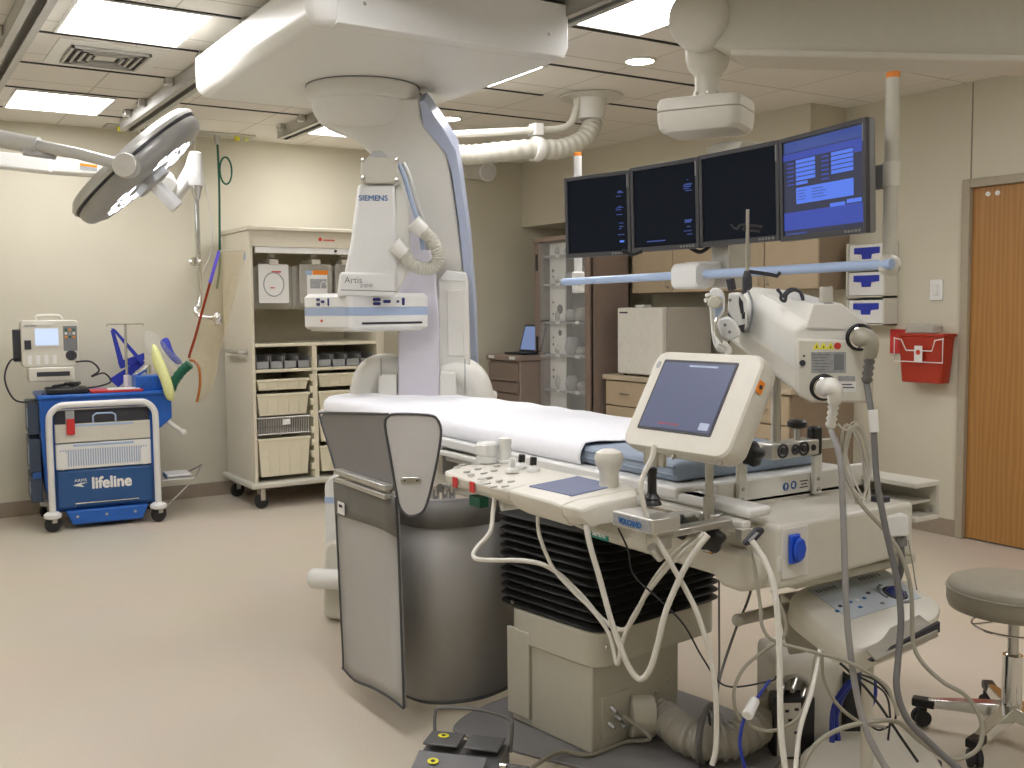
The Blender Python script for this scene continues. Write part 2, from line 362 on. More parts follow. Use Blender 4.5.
# air vent: concentric louvres
vx, vy = PZ(105, 53, ZC).x, PZ(105, 53, ZC).y
t = T('air_vent', 'square louvred air vent in the ceiling between two light panels', 'air vent', (1.12, 5.66, ZC))
MB().box(.86, 1.38, 5.36, 5.93, ZC-.006, ZC-.001).out('plate', 'white', t)
for k in range(5):
    h = .05+.035*k; cx, cy = 1.12, 5.65
    MB().pl(rp(2*h, 2*h, .004, 1, cx, cy), Matrix.Translation((0, 0, ZC-.012)), .004).out('slat', 'white' if k % 2 else 'cream2', t) if k == 0 else MB().box(cx-h, cx+h, cy-h, cy-h+.014, ZC-.02, ZC-.006).box(cx-h, cx+h, cy+h-.014, cy+h, ZC-.02, ZC-.006).box(cx-h, cx-h+.014, cy-h, cy+h, ZC-.02, ZC-.006).box(cx+h-.014, cx+h, cy-h, cy+h, ZC-.02, ZC-.006).out('slat', 'railalu', t)
MB().box(.93, 1.31, 5.46, 5.84, ZC-.0075, ZC-.006).out('recess', 'darkslot', t)
# ceiling rails
RL = []
for i, (x, y1, lab) in enumerate(((.66, 7.3, 'aluminium ceiling rail at the upper left corner'), (1.60, 7.4, 'aluminium ceiling rail ending over the surgical lamp, left of the carriage'), (2.645, 7.2, 'aluminium ceiling rail right of the carriage, its dark end past the hanger'))):
    t = T('ceiling_rail', lab, 'ceiling rail', (x, y1, ZC-.09), 'long rails under the ceiling'); RL.append(t)
    y0 = YF+.05
    m = MB()
    m.box(x-.055, x+.055, y0, y1, ZC-.02, ZC-.006).box(x-.055, x-.047, y0, y1, ZC-.075, ZC-.02).box(x+.047, x+.055, y0, y1, ZC-.075, ZC-.02).box(x-.055, x-.02, y0, y1, ZC-.08, ZC-.072).box(x+.02, x+.055, y0, y1, ZC-.08, ZC-.072)
    m.out('profile', 'railalu', t)
    if i == 2: MB().box(x-.05, x+.05, y1, y1+.01, ZC-.078, ZC-.01).out('end_cap', 'black', t)
    else: MB().box(x-.05, x+.05, y1, y1+.01, ZC-.078, ZC-.01).out('end_cap', 'alu', t)
    for yy in (7.05, 6.655, 5.98, 5.3, 4.6):
        MB().box(x-.1, x-.056, yy-.03, yy+.03, ZC-.045, ZC-.001).cyl((x-.1, yy, ZC-.03), (x-.112, yy, ZC-.03), .01).out('clip', 'alu', t, bev=.006)

# ================================================================== CEILING CARRIAGE AND C-ARM
t = T('ceiling_carriage', 'big white box carriage hanging from the ceiling rails above the C-arm', 'carriage', (2.02, 4.4, 2.5))
X0, X1, Y0, Y1 = 1.455, 2.60, 3.61, 5.20
# shell: rounded left lower edge, rounded lower right corner of the near apron
prof = [(X0, ZC-.06)]+[(X0+.06-.06*math.cos(a*PI/2/6), 2.50+.06-.06*math.sin(a*PI/2/6)) for a in range(7)]+[(X1, 2.50), (X1, ZC-.06)]
MB().prism([(x, Y0+.09, z) for x, z in prof], (0, Y1-Y0-.09, 0)).box(X0+.09, X1, Y0+.018, Y0+.09, 2.50, ZC-.06).out('body', 'white', t, bev=.006)
ap = [(X0+.09, ZC-.03)]+[(X0+.09, 2.50)]+[(X1-.05+.05*math.sin(a*PI/2/5), 2.50+.05-.05*math.cos(a*PI/2/5)) for a in range(6)]+[(X1, ZC-.03)]
MB().prism([(x, Y0, z) for x, z in ap], (0, .018, 0)).out('front_apron', 'enamel', t, bev=.003)
MB().loft([[V((X0+.09-(.09-i_)*math.sin(a*PI/2/8), Y0+.09-(.09-i_)*math.cos(a*PI/2/8), z)) for a in range(9)]+[V((X0+.09, Y0+.09, z))] for z, i_ in ((2.50, .06), (2.505, .035), (2.52, .015), (2.56, 0), (2.69, 0))]).out('corner_cap', 'enamel', t)
for x in (X0+.2, X1-.1): MB().lathe((x, Y0-.003, 2.585), (0, 1, 0), [(.005, 0), (.008, .003)], 12).out('screw', 'steel', t)
for x in (1.6, 2.6): MB().box(x-.018, x+.018, Y0+.1, Y1-.1, ZC-.12, ZC-.05).out('runner', 'alu', t)
cX, cY = 2.09, 4.60
# hanger: disc, shoulder and curved column in one plane that faces the room
t = T('c_arm_hanger', 'tall white curved hanger with a pale blue edge below the ceiling carriage', 'hanger', (2.6, 5.4, .3))
MB().lathe((cX, cY, 2.498), (0, 0, -1), [(.265, 0), (.27, .004), (.27, .05), (.255, .075), (.24, .08)], 48).out('swivel_disc', 'white', t)
MB().lathe((cX, cY, 2.499), (0, 0, -1), [(.274, 0), (.274, .003)], 48).out('seam', 'inkgrey', t)
HT = -20; P0 = PD(440, 250, 5.08); hn = nrm(FACE, HT)
hf = [(318, 96), (322, 110), (331, 126), (345, 134), (358, 143), (372, 156), (388, 172), (397, 195), (404, 240), (404, 392), (471, 392), (469, 340), (465, 290), (459, 235), (453, 190), (447, 156), (438, 143), (428, 132), (421, 118), (419, 100)]
slab(hf, P0, FACE, .24, tilt=HT).out('column', 'white', t, bev=.012, seg=3)
bs = [(419, 102), (424, 128), (446, 153), (452, 175), (459, 225), (466, 300), (471, 392), (478, 392), (475, 310), (469, 240), (461, 180), (456, 150), (443, 128), (432, 112), (424, 100)]
slab(bs, P0+hn*.004, FACE, .25, tilt=HT).out('side_stripe', 'stripe', t, bev=.004)
# shoulder housing under the disc
m = MB(); rings = []
for z, rx, ry, ox in ((2.46, .245, .235, 0), (2.42, .25, .235, .0), (2.38, .248, .23, .01), (2.34, .235, .21, .03), (2.31, .21, .18, .055), (2.29, .17, .14, .08), (2.28, .10, .08, .11)):
    rings.append([V((cX+ox*.8+rx*math.cos(a*PI/18), cY+ox*.55+ry*math.sin(a*PI/18), z)) for a in range(36)])
m.loft(rings).out('shoulder', 'white', t, ang=80)

# C-arm: arc, roller housing, elbows, detector carriage, lower tube
t = T('fluoroscope', 'white C-arm with angled column and flat detector hanging over the table head', 'c-arm', (2.1, 5.0, 0))
PA = PD(420, 300, 4.98)
slab([(398, 186), (412, 190), (424, 225), (434, 262), (439, 320), (439, 400), (398, 400)], PA, FACE, .10).out('arc_face', 'lilac', t, bev=.01)
PB = PD(450, 300, 5.06); hn = nrm(FACE)
slab([(438, 281), (448, 271), (466, 272), (468, 281), (471, 400), (438, 400)], PB, FACE, .06).out('roller_housing', 'white', t, bev=.008)
slab([(439, 280), (464, 281), (467, 274), (447, 270)], PB+hn*.005, FACE, .01).out('housing_cap', 'enamel', t, bev=.002)
slab([(447, 290), (462, 290), (464, 356), (448, 356)], PB+hn*.008, FACE, .01).out('housing_panel', 'white', t, bev=.003)
# elbows either side, standing on the hanger foot
def elbow(px, D, nm='elbow_cover'):
    m = MB(); pts = [PD(x, y, D) for x, y in px]; path = cr(pts, 6); m.tube(path, .085, 24); return m.out(nm, 'white', t, ang=50)
elbow([(404, 376), (385, 370), (371, 377), (366, 398), (366, 430)], 5.15)
elbow([(440, 379), (458, 373), (472, 381), (478, 402), (478, 430)], 5.15)
for x0, x1, D in ((381, 383, 5.12), (465, 467, 5.12)): MB().tube([PD(x0+18.5*0, 376+math.sin(a*PI/12)*19, D-math.cos(a*PI/12)*.1) for a in range(24)], .002, 6, True).out('seam', 'inkgrey', t)
slab([(378, 374), (397, 374), (397, 402), (378, 402)], PD(388, 380, 5.02), FACE, .1).out('elbow_block', 'white', t, bev=.01)
slab([(439, 372), (455, 372), (457, 402), (439, 402)], PD(448, 380, 5.02), FACE, .1).out('elbow_block', 'white', t, bev=.01)
slab([(365, 394), (497, 394), (492, 440), (372, 440)], PD(430, 400, 5.2), FACE, .25).out('carrier_foot', 'white', t, bev=.02)
# detector column with the maker's lettering
PC = PD(372, 230, 4.62); yawc = 246
nc = nrm(yawc)
slab([(358, 184), (395, 184), (398, 292), (343, 292), (345, 270), (351, 240)], PC, yawc, .17).out('detector_column', 'enamel', t, bev=.015, seg=3)
slab([(395, 186), (401, 182), (410, 200), (411, 268), (399, 290), (393, 290)], PC-nc*.02, yawc, .15).out('column_side', 'white', t, bev=.01)
slab([(340, 272), (396, 273), (396, 296), (337, 296)], PC+nc*.025, yawc, .20).out('detector_neck', 'enamel', t, bev=.012, seg=3)
slab([(341, 289.5), (396, 291), (396, 291.8), (341, 290.3)], PC+nc*.027, yawc, .003).out('seam', 'inkgrey', t)
slab([(368, 157), (394, 157), (398, 163), (398, 177), (394, 183), (364, 183), (360, 178), (361, 162)], PC+nc*.03, yawc, .13).out('top_bracket', 'cream2', t, bev=.006)
slab([(367, 158), (374, 151), (382, 151), (390, 158)], PC-nc*.05, yawc, .06).out('bracket_hook', 'lampdark', t, bev=.003)
for x, y in ((363, 160), (363, 178), (397, 160), (397, 180)): MB().lathe(PP(x, y, PC+nc*.034, nc), nc, [(.011, 0), (.011, .006), (.004, .008)], 12).out('screw', 'steel', t)
p = PP(359, 200, PC+nc*.001, nc); p2 = PP(391, 200.5, PC+nc*.001, nc)
txt('SIEMENS', FR(PP(358.5, 200.5, PC+nc*.001, nc), nc), .034, 'inkblue', t, bold=.0007, sx=(p2-p).length/.138)
txt('Artis', FR(PP(344.5, 283, PC+nc*.026, nc), nc), .040, 'inkgrey', t)
txt('zee', FR(PP(359.5, 287.3, PC+nc*.0275, nc), nc), .034, 'labelgrey', t, sx=1.3)
for k, off in enumerate((0, 5)):
    MB().tube(cr([PP(x+off, y, PC-nc*(.01+.04*k), nc) for x, y in ((398, 163), (404, 176), (411, 200), (419, 225), (423, 250))], 5), .011, 8).out('hose_loop', ('bluegrey', 'lampgrey')[k], t)
m = MB(); pth = cr([PP(x, y, PC+nc*.03, nc) for x, y in ((403, 251), (410, 262), (420, 268), (432, 268), (438, 261), (437, 250), (430, 238), (422, 231))], 12)
m.tube(pth, .03, 14, rad=[.029+.0035*(i % 3 == 0) for i in range(len(pth))]).out('corrugated_hose', 'hose', t, ang=70)
MB().cyl(PP(394, 244, PC+nc*.03, nc), PP(405, 254, PC+nc*.03, nc), .040, .033, 20).out('hose_cuff', 'white', t, bev=.004)
MB().cyl(PP(413, 222, PC+nc*.03, nc), PP(424, 232, PC+nc*.03, nc), .040, .033, 20).out('hose_cuff', 'white', t, bev=.004)
# flat detector: box turned slightly, blue band, keys
yf = math.radians(276); fn = V((math.cos(yf), math.sin(yf), 0)); ex = V((-fn.y, fn.x, 0)); SD = .45
dc = PD(348, 310, 4.60)+V((0, 0, 0)); dcc = dc-fn*(SD/2)+ex*(SD/2)
def dring(sc_, z): return [dcc+ex*(x*sc_)+fn*(y*sc_)+V((0, 0, z)) for x, y in rp(SD, SD, .035, 4)]
MB().loft([dring(.95, -.092), dring(1, -.080), dring(1, -.026)]).out('detector_lower', 'enamel', t, bev=.003)
MB().loft([dring(1.003, -.026), dring(1.003, .012)]).out('detector_band', 'bluegrey', t)
MB().loft([dring(1, .012), dring(1, .062), dring(.93, .078)]).out('detector_housing', 'enamel', t, bev=.003)
def fp(u, z): return dc+ex*u+V((0, 0, z))
def key(u, z, w, h): MB().pl(rp(w, h, min(w, h)*.45, 4), FR(fp(u, z)+fn*.0005, fn), .004).out('key', 'darkblue', t)
for u, z, w, h in ((.15, .047, .04, .014), (.15, .028, .04, .014), (.205, .038, .04, .014), (.265, .038, .012, .012), (.295, .038, .013, .036)): key(u, z, w, h)
MB().pl(rp(.33, .010, .002, 2), FR(fp(.235, -.062)+fn*.0002, fn), .002).out('slot', 'ink', t)
a2 = dc-fn*SD; ex2 = fn; fn2 = -ex
for u, z, w, h in ((.17, .050, .03, .013), (.17, .028, .03, .013), (.215, .040, .03, .013), (.27, .038, .010, .036)): MB().pl(rp(w, h, .005, 3), FR(a2+ex2*u+V((0, 0, z))+fn2*.0005, fn2), .004).out('key', 'darkblue', t)
MB().pl(rp(.02, .012, .004, 3), FR(a2+ex2*.2+V((0, 0, -.05))+fn2*.0005, fn2), .002).out('mark', 'inkred', t)
MB().loft([dring(.9, -.10), dring(.9, -.092)]).out('detector_face', 'white', t)
# lower tube housing seen left of the lead curtain
P1 = PD(335, 540, 4.65); hn = nrm(FACE)
slab(smoothpx([(330, 478), (325, 505), (325, 560), (328, 575), (420, 585), (430, 480), (380, 470)]), P1, FACE, .3).out('tube_housing', 'enamel', t, bev=.02, seg=3)
slab([(324.5, 497), (420, 500), (420, 506), (324.5, 503)], P1+hn*.003, FACE, .02).out('blue_band', 'paleblue', t)
slab([(326, 545), (330, 541), (345, 541), (345, 622), (323, 617), (324, 552)], P1+hn*.02, FACE, .25).out('tube_cover', 'cream', t, bev=.015, seg=3)
MB().cyl(PD(312, 578, 4.6), PD(350, 580, 4.5), .045, .045, 24).out('tube_stub', 'enamel', t, bev=.012)

# ceiling hose mount
t = T('ceiling_hose', 'corrugated cream hose curving from a round ceiling mount towards the hanger', 'hose', (3.9, 5.17, ZC-.3))
q = V((3.9, 5.17, ZC))
MB().lathe(q+V((0, 0, -.004)), (0, 0, -1), [(.20, 0), (.20, .012), (.1, .02)], 32).out('mount_plate', 'cream', t)
MB().lathe(q+V((-.01, 0, -.015)), (0, 0, -1), [(.11, 0), (.105, .02), (.09, .12), (.085, .13)], 28).out('mount_collar', 'white', t)
hp = [q+V((-.01, 0, -.13)), PY(592, 124, 5.17), PY(582, 140, 5.17), PY(560, 149, 5.17), PY(535, 149, 5.17), PY(500, 152, 5.2), PY(470, 155, 5.25), PY(450, 154, 5.3), PY(425, 150, 5.5)]
pth = cr(hp, 14); MB().tube(pth, .07, 18, rad=[.058+.005*(i % 4 < 2) for i in range(len(pth))]).out('corrugated_tube', 'hose', t, ang=70)
tp = [q+V((-.1, -.02, 0)), PY(576, 110, 5.17), PY(570, 124, 5.17), PY(556, 129, 5.17), PY(520, 131, 5.17), PY(480, 133, 5.2), PY(440, 135, 5.3)]
MB().tube(cr(tp, 8), .022, 12).out('conduit', 'cream', t)
p = PY(535, 149, 5.17); MB().lathe(p-V((.02, 0, 0)), (1, 0, 0), [(.072, 0), (.076, .01), (.076, .05), (.072, .06)], 24).box(p.x-.02, p.x+.04, 5.13, 5.21, p.z+.08, p.z+.15).out('clamp', 'white', t, bev=.003)
t2 = T('emergency_light', 'twin emergency light unit high on the wall beside the corner', 'emergency light', (4.5, YB-.05, 2.55))
MB().box(4.50, 4.74, YB-.07, YB-.001, 2.57, 2.69).out('body', 'cream', t2, bev=.01)
for x in (4.70,): MB().lathe((x, YB-.075, 2.64), (-.2, -1, -.2), [(.085, -.03), (.088, .02), (.08, .045)], 24).out('lamp_housing', 'labelwhite', t2); MB().lathe((x-.008, YB-.119, 2.627), (-.2, -1, -.2), [(.07, 0), (.066, .01), (.03, .02)], 24).out('lamp_glass', 'clear', t2)

# ================================================================== RIGHT WALL: CABINETS
t = T('wall_cabinet', 'row of tan wall cabinets under the soffit behind the monitors', 'cabinet', (5.46, 5.5, 1.54))
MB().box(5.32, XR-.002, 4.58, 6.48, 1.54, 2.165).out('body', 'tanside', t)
ed = [PX(x, 285, 5.3).y for x in (632, 672, 717, 764, 818)]
for i in range(4):
    y1, y0 = ed[i], ed[i+1]; dd = MB().box(5.30, 5.319, y0+.004, y1-.004, 1.545, 2.16).out('door', 'tan', t, bev=.003)
    yh = y0+.04 if i % 2 == 0 else y1-.04
    MB().tube([(5.30, yh, 1.58), (5.272, yh, 1.59), (5.272, yh, 1.68), (5.30, yh, 1.69)], .005, 8).out('handle', 'steel', dd)
t = T('base_cabinet', 'tan base cabinet with drawers below the small fridge', 'cabinet', (5.3, 5.4, 0))
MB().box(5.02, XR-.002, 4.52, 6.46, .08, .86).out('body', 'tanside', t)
MB().box(5.07, XR-.002, 4.53, 6.45, 0, .08).out('toe_kick', 'base', t)
yy = [6.45, 5.95, 5.45, 4.99, 4.53]
for i in range(4):
    for z0, z1 in ((.66, .85), (.46, .65), (.28, .45), (.09, .27)):
        dd = MB().box(5.0, 5.019, yy[i+1]+.004, yy[i]-.004, z0, z1).out('drawer', 'tan' if 1 else '', t, bev=.003)
        yc = (yy[i]+yy[i+1])/2; zc = (z0+z1)/2
        MB().tube([(5.0, yc-.05, zc), (4.975, yc-.045, zc), (4.975, yc+.045, zc), (5.0, yc+.05, zc)], .005, 8).out('handle', 'steel', dd)
MB().box(4.98, XR-.002, 4.50, 6.47, .861, .90).out('worktop', 'counter', label='tan worktop carrying the small white fridge', cat='worktop', bev=.005)
t = T('mini_fridge', 'small white fridge standing on the tan worktop', 'fridge', (5.25, 6.0, .9))
MB().box(5.06, 5.5, 5.77, 6.30, .915, 1.43).out('body', 'fridgeside', t, bev=.008)
d = MB().box(5.0, 5.055, 5.77, 6.30, .915, 1.43).out('door', 'fridge', t, bev=.012)
MB().box(4.998, 5.0, 6.17, 6.27, 1.385, 1.397).out('nameplate', 'ink', d)
for x in (5.05, 5.42):
    for y in (5.81, 6.26): MB().cyl((x, y, .9), (x, y, .915), .015).out('foot', 'black', t)
MB().box(5.1, 5.18, 6.1, 6.2, 1.43, 1.45).out('soap_dish', 'labelwhite', label='small white tray lying on top of the fridge', cat='tray', bev=.004)
MB().tube(cr([(5.5, 5.74, 1.05), (5.56, 5.7, 1.02), (5.58, 5.68, 1.1), (5.61, 5.68, 1.2)], 6), .005).out('electric_lead', 'black', label='black power cord behind the small fridge', cat='cord')
# tall clear-door supply tower
t = T('storage_tower', 'tall brown plastic supply tower with clear doors in the corner', 'storage tower', (5.1, 6.9, 0))
ya, yb = PX(589, 300, 4.9).y, PX(534.5, 300, 4.9).y
xb = 5.32
MB().box(4.92, xb, ya, ya+.02, .1, 1.99).box(4.92, xb, yb-.02, yb, .1, 1.99).box(xb-.02, xb, ya, yb, .1, 1.99).out('side_walls', 'brownlight', t, bev=.004)
MB().box(4.89, xb+.01, ya-.01, yb+.01, 1.99, 2.03).box(4.89, xb+.01, ya-.01, yb+.01, .07, .11).out('top_and_bottom', 'brownlight', t, bev=.01)
MB().box(4.90, 4.945, ya, ya+.06, .11, 1.99).out('post', 'brownplastic', t, bev=.006); MB().box(4.90, 4.945, yb-.08, yb, .11, 1.99).out('post', 'brownplastic', t, bev=.006)
MB().box(xb-.03, xb-.021, ya+.02, yb-.02, .11, 1.99).out('back_panel', 'labelgrey', t)
for z in (1.86, 1.62, 1.3, 1.02, .72, .42):
    MB().box(4.95, xb-.03, ya+.021, yb-.021, z, z+.018).out('shelf', 'labelgrey', t)
    for yq_ in (.2, .55): MB().box(4.944, 4.95, yb-.1-(yb-ya)*yq_-.05, yb-.1-(yb-ya)*yq_, z-.004, z+.022).out('shelf_tag', 'labelwhite', t)
MB().box(5.0, 5.01, yb-.32, yb-.09, .12, 1.98).out('perforated_panel', 'labelwhite', t)
for z, r in ((1.42, .042), (1.22, .026), (1.75, .014), (1.48, .010), (1.38, .010), (1.18, .010), (1.12, .012), (.9, .012), (.84, .012), (1.70, .010)): MB().cyl((4.9985, yb-.24 if r > .02 else yb-.14, z), (5.0, yb-.24 if r > .02 else yb-.14, z), r).out('panel_hole', 'ink', t)
for z0, z1 in ((1.33, 1.98), (.12, 1.31)):
    dd = MB().box(4.902, 4.912, ya+.06, yb-.08, z0, z1).out('door', 'clear', t)
for z in (1.75, 1.05, .5): MB().box(4.893, 4.90, yb-.055, yb-.03, z, z+.14).out('handle_slot', 'black', t)
for x in (4.97, 5.25):
    for y in (ya+.06, yb-.06): caster(t, (x, y, 0), .03, .07)
k = 0
for z in (1.878, 1.638, 1.318, 1.038, .738):
    for j in range(4):
        k += 1; y = ya+.13+j*.15; random.seed(k); mm = MB(); h = .06+.09*random.random(); x = 5.05
        if z > 1.8: h = min(h, .09)
        rings = []
        for q in range(5):
            s = 1-.35*abs(q-1.6)/2; rings.append([V((x+(.07+.015*random.random())*s*math.cos(a*PI/6), y+(.055+.015*random.random())*s*math.sin(a*PI/6), z+.001+h*q/4)) for a in range(12)])
        mm.loft(rings).out('supply_packet', ('packet', 'labelgrey', 'packet', 'labelwhite')[(k*7) % 4], label=('supply packet on the %s shelf of the clear door tower, %s' % (('top', 'second', 'third', 'fourth', 'fifth')[(k-1)//4], ('rightmost', 'second from right', 'second from left', 'leftmost')[(k-1) % 4])), cat='packet', group='packets in the supply tower', ang=50)
# drawer cabinet and laptop in the corner
t = T('drawer_cart', 'low brown plastic drawer cart in the corner beside the tower', 'drawer cart', (4.95, 7.4, 0))
MB().box(4.70, 5.10, 7.25, 7.74, .08, .98).out('body', 'brownlight', t, bev=.008)
MB().box(4.67, 5.13, 7.23, 7.76, .98, 1.03).out('top', 'brownlight', t, bev=.012)
for z0, z1 in ((.80, .96), (.70, .79), (.60, .69), (.50, .59), (.35, .49), (.12, .34)):
    dd = MB().box(4.68, 4.699, 7.26, 7.73, z0, z1).out('drawer', 'brownplastic', t, bev=.005)
    MB().box(4.672, 4.68, 7.29, 7.70, z0+.01, z0+.02).out('pull', 'brownlight', dd)
for y in (7.28, 7.62): MB().box(4.667, 4.67, y, y+.09, .995, 1.02).out('label', 'labelwhite', t)
for x in (4.75, 5.05):
    for y in (7.30, 7.69): caster(t, (x, y, 0), .03, .08)
t = T('laptop', 'open laptop with a pale blue screen on the brown drawer cart', 'laptop', (4.95, 7.3, 1.03))
MB().box(4.74, 4.97, 7.26, 7.56, 1.03, 1.05).out('keyboard', 'black', t, bev=.003)
n = V((-1, 0, .28)).normalized(); Ml = FR((4.93, 7.40, 1.17), n)
s = MB().pl(rp(.33, .24, .01, 3), Ml, .012, -.012).out('lid', 'black', t); MB().pl(rp(.30, .21, .004, 2), Ml, .001).out('screen', 'laptop_screen', s)
# glove boxes
for i, (z, lab) in enumerate(((1.66, 'topmost glove box of the rack, above the rail'), (1.48, 'middle glove box of the rack'), (1.30, 'lowest glove box of the rack'))):
    zb = (1.675, 1.495, 1.315)[i]
    t = T('glove_box', 'white and blue '+lab+' beside the wall cabinets', 'glove box', (5.55, 4.4, zb), 'glove boxes racked on the right wall')
    MB().box(5.50, XR-.003, 4.205, 4.48, zb, zb+.15).out('carton', 'labelwhite', t, bev=.003)
    pts = [(-.10, .045), (.10, .045), (.10, .005), (.04, 0), (.035, -.03), (-.035, -.03), (-.04, 0), (-.10, .005)]
    MB().pl(pts, FR((5.499, 4.342, zb+.085), (-1, 0, 0)), .002).out('opening', 'strap', t)
    MB().box(5.485, XR-.003, 4.19, 4.202, zb-.012, zb+.16).box(5.485, XR-.003, 4.483, 4.493, zb-.012, zb+.16).box(5.485, XR-.003, 4.19, 4.493, zb-.012, zb-.004).out('rack', 'cream', t)
# sharps container
t = T('sharps_container', 'red sharps container in a wire bracket on the wall by the door', 'sharps container', (5.52, 3.98, .92))
a, b = PX(901, 340, 5.50).y, PX(948, 340, 5.50).y
ym, hw = (a+b)/2+.02, (a-b)/2
m = MB(); m.loft([[V((5.55+(p[0])*s1, ym+p[1]*s1, z)) for p in rp(.125, 2*hw, .02, 3)] for z, s1 in ((.95, .84), (1.22, .98), (1.235, 1.0))]); m.out('bin', 'red', t, bev=.004)
MB().box(5.485, 5.615, ym-hw-.004, ym+hw+.004, 1.235, 1.255).out('lid', 'red', t, bev=.004)
MB().pl(rp(.10, .2, .02, 4), FR((5.55, ym+.02, 1.255), (0, 0, 1), V((1, 0, 0))) @ Matrix.Rotation(PI/2, 4, 'Z'), .055).out('funnel', 'packet', t, bev=.01)
MB().tube([(5.47, ym+hw+.01, 1.225), (5.468, ym+hw*.72, 1.215), (5.468, ym+hw*.5, 1.15), (5.468, ym-hw*.6, 1.15), (5.468, ym-hw*.72, 1.215), (5.47, ym-hw-.01, 1.225)], .004, 8).tube([(5.47, ym+hw+.006, 1.23), (5.47, ym+hw+.006, 1.08), (5.47, ym-hw-.006, 1.08), (5.47, ym-hw-.006, 1.23)], .0035, 8).out('wire_bracket', 'labelwhite', t)
MB().box(5.462, 5.466, ym-.035, ym+.02, 1.08, 1.18).out('label', 'labelwhite', t)
MB().pl(circ(.016, 16), FR((5.461, ym-.008, 1.14), (-1, 0, 0)), .001).out('label_mark', 'inkred', t)
MB().box(XR-.012, XR-.001, 4.13, 4.235, 1.12, 1.275).out('wall_plate', 'redflat', label='flat red plate on the wall behind the sharps container', cat='wall plate')
t = T('light_switch', 'white light switch on the wall left of the door', 'light switch', (XR, 3.92, 1.28))
y = PX(937, 290, XR).y; z = PX(937, 290, XR).z
MB().box(XR-.012, XR-.001, y-.045, y+.045, z-.065, z+.065).out('plate', 'labelwhite', t, bev=.004); MB().box(XR-.018, XR-.012, y-.018, y+.018, z-.035, z+.035).out('rocker', 'labelwhite', t, bev=.003)

# ================================================================== SUPPLY CABINET
CX0, CX1, CY0, CY1, CZ0, CZ1 = 2.325, 3.36, 7.10, 7.75, .19, 2.03
t = T('supply_cabinet', 'tall cream rolling supply cabinet with trays and hanging catheter packs', 'cabinet', (2.85, 7.42, 0))
MB().box(CX0, CX0+.025, CY0, CY1, CZ0, CZ1-.03).out('side_panel', 'cabbody', t, bev=.004); MB().box(CX1-.06, CX1, CY0, CY1, CZ0, CZ1-.03).out('side_panel', 'cabbody', t, bev=.004)
MB().box(CX0+.025, CX1-.06, CY1-.02, CY1, CZ0, CZ1-.03).out('back_panel', 'cabinside', t)
MB().box(CX0-.015, CX1+.01, CY0-.02, CY1+.01, CZ1-.03, CZ1).out('top', 'cabbody', t, bev=.006)
MB().box(CX0+.025, CX1-.06, CY0, CY0+.02, 1.888, CZ1-.03).box(CX0+.025, CX1-.06, CY0+.02, CY1-.02, 1.93, 1.95).out('header', 'cabbody', t)
MB().box(CX0+.045, CX1-.08, CY0+.005, CY0+.03, 1.842, 1.888).out('tambour', 'labelwhite', t, bev=.004); MB().cyl((2.98, CY0+.004, 1.866), (2.98, CY0-.006, 1.866), .01).out('lock', 'ink', t)
MB().pl(circ(.014, 12), FR((2.86, CY0-.001, 1.95), (0, -1, 0)), .002).out('logo', 'inkred', t); MB().pl(rp(.09, .009, .004, 2), FR((2.93, CY0-.001, 1.945), (0, -1, 0)), .002).out('logo_lettering', 'inkred', t)
MB().box(CX0-.04, CX1+.03, CY0-.04, CY1+.03, .15, .19).out('base_bumper', 'cream2', t, bev=.012)
DIV = 2.80
MB().box(DIV-.018, DIV+.018, CY0+.01, CY1-.02, .19, 1.17).out('divider', 'binplastic', t)
for z in (1.17, .985): MB().box(CX0+.025, CX1-.06, CY0+.005, CY1-.02, z, z+.022).out('shelf', 'binplastic', t, bev=.003)
for x in (DIV-.018, CX1-.06):
    s = 1 if x in (DIV+.018, CX0+.025) else -1
    for z in (.25, .34, .43, .52, .64, .73, .82, .91): MB().box(min(x, x+s*.02), max(x, x+s*.02), CY0+.004, CY0+.05, z, z+.05).out('tray_runner', 'binplastic', t, bev=.006)
for x in (CX0+.05, CX1-.1):
    for y, nn in ((CY0+.02, 1), (CY1-.06, 1)): caster(t, (x, y, 0), .055, .15, yaw=12)
MB().tube([(CX0-.001, CY0+.1, 1.13), (CX0-.045, CY0+.12, 1.13), (CX0-.045, CY1-.16, 1.13), (CX0-.001, CY1-.14, 1.13)], .014, 10).out('push_handle', 'steel', t)
MB().pl(rp(.06, .05, .004, 2), FR((CX0-.001, CY0+.10, 1.82), (-1, 0, 0)), .002).out('sticker', 'bluegrey', t)
# trays
def bintray(x0, x1, z0, z1, lab):
    m = MB(); y0, y1 = CY0+.012, CY1-.06; i = .02
    o0, o1 = [(x0+i, y0+.012), (x1-i, y0+.012), (x1-i, y1), (x0+i, y1)], [(x0, y0), (x1, y0), (x1, y1), (x0, y1)]
    q = .006
    in1 = [(x0+q, y0+q), (x1-q, y0+q), (x1-q, y1-q), (x0+q, y1-q)]; in0 = [(x0+i+q, y0+.018), (x1-i-q, y0+.018), (x1-i-q, y1-q), (x0+i+q, y1-q)]
    rings = [[V((a, b, z)) for a, b in R] for R, z in ((o0, z0), (o1, z1), (in1, z1), (in0, z0+.006))]
    m.loft(rings); t_ = m.out('storage_tray', 'binplastic', label=lab, cat='tray', group='plastic trays in the supply cabinet', bev=.002)
    MB().box(x0-.004, x1+.004, y0-.006, y0+.006, z1-.02, z1).out('rim', 'binplastic', t_, bev=.003)
    for k in range(1, 5):
        xx = x0+(x1-x0)*k/5; MB().box(xx-.002, xx+.002, y0-.001+.003, y0+.011, z0+.02, z1-.03).out('rib', 'binplastic', t_)
    return t_
LX = (CX0+.034, DIV-.048); RX = (DIV+.026, CX1-.09)
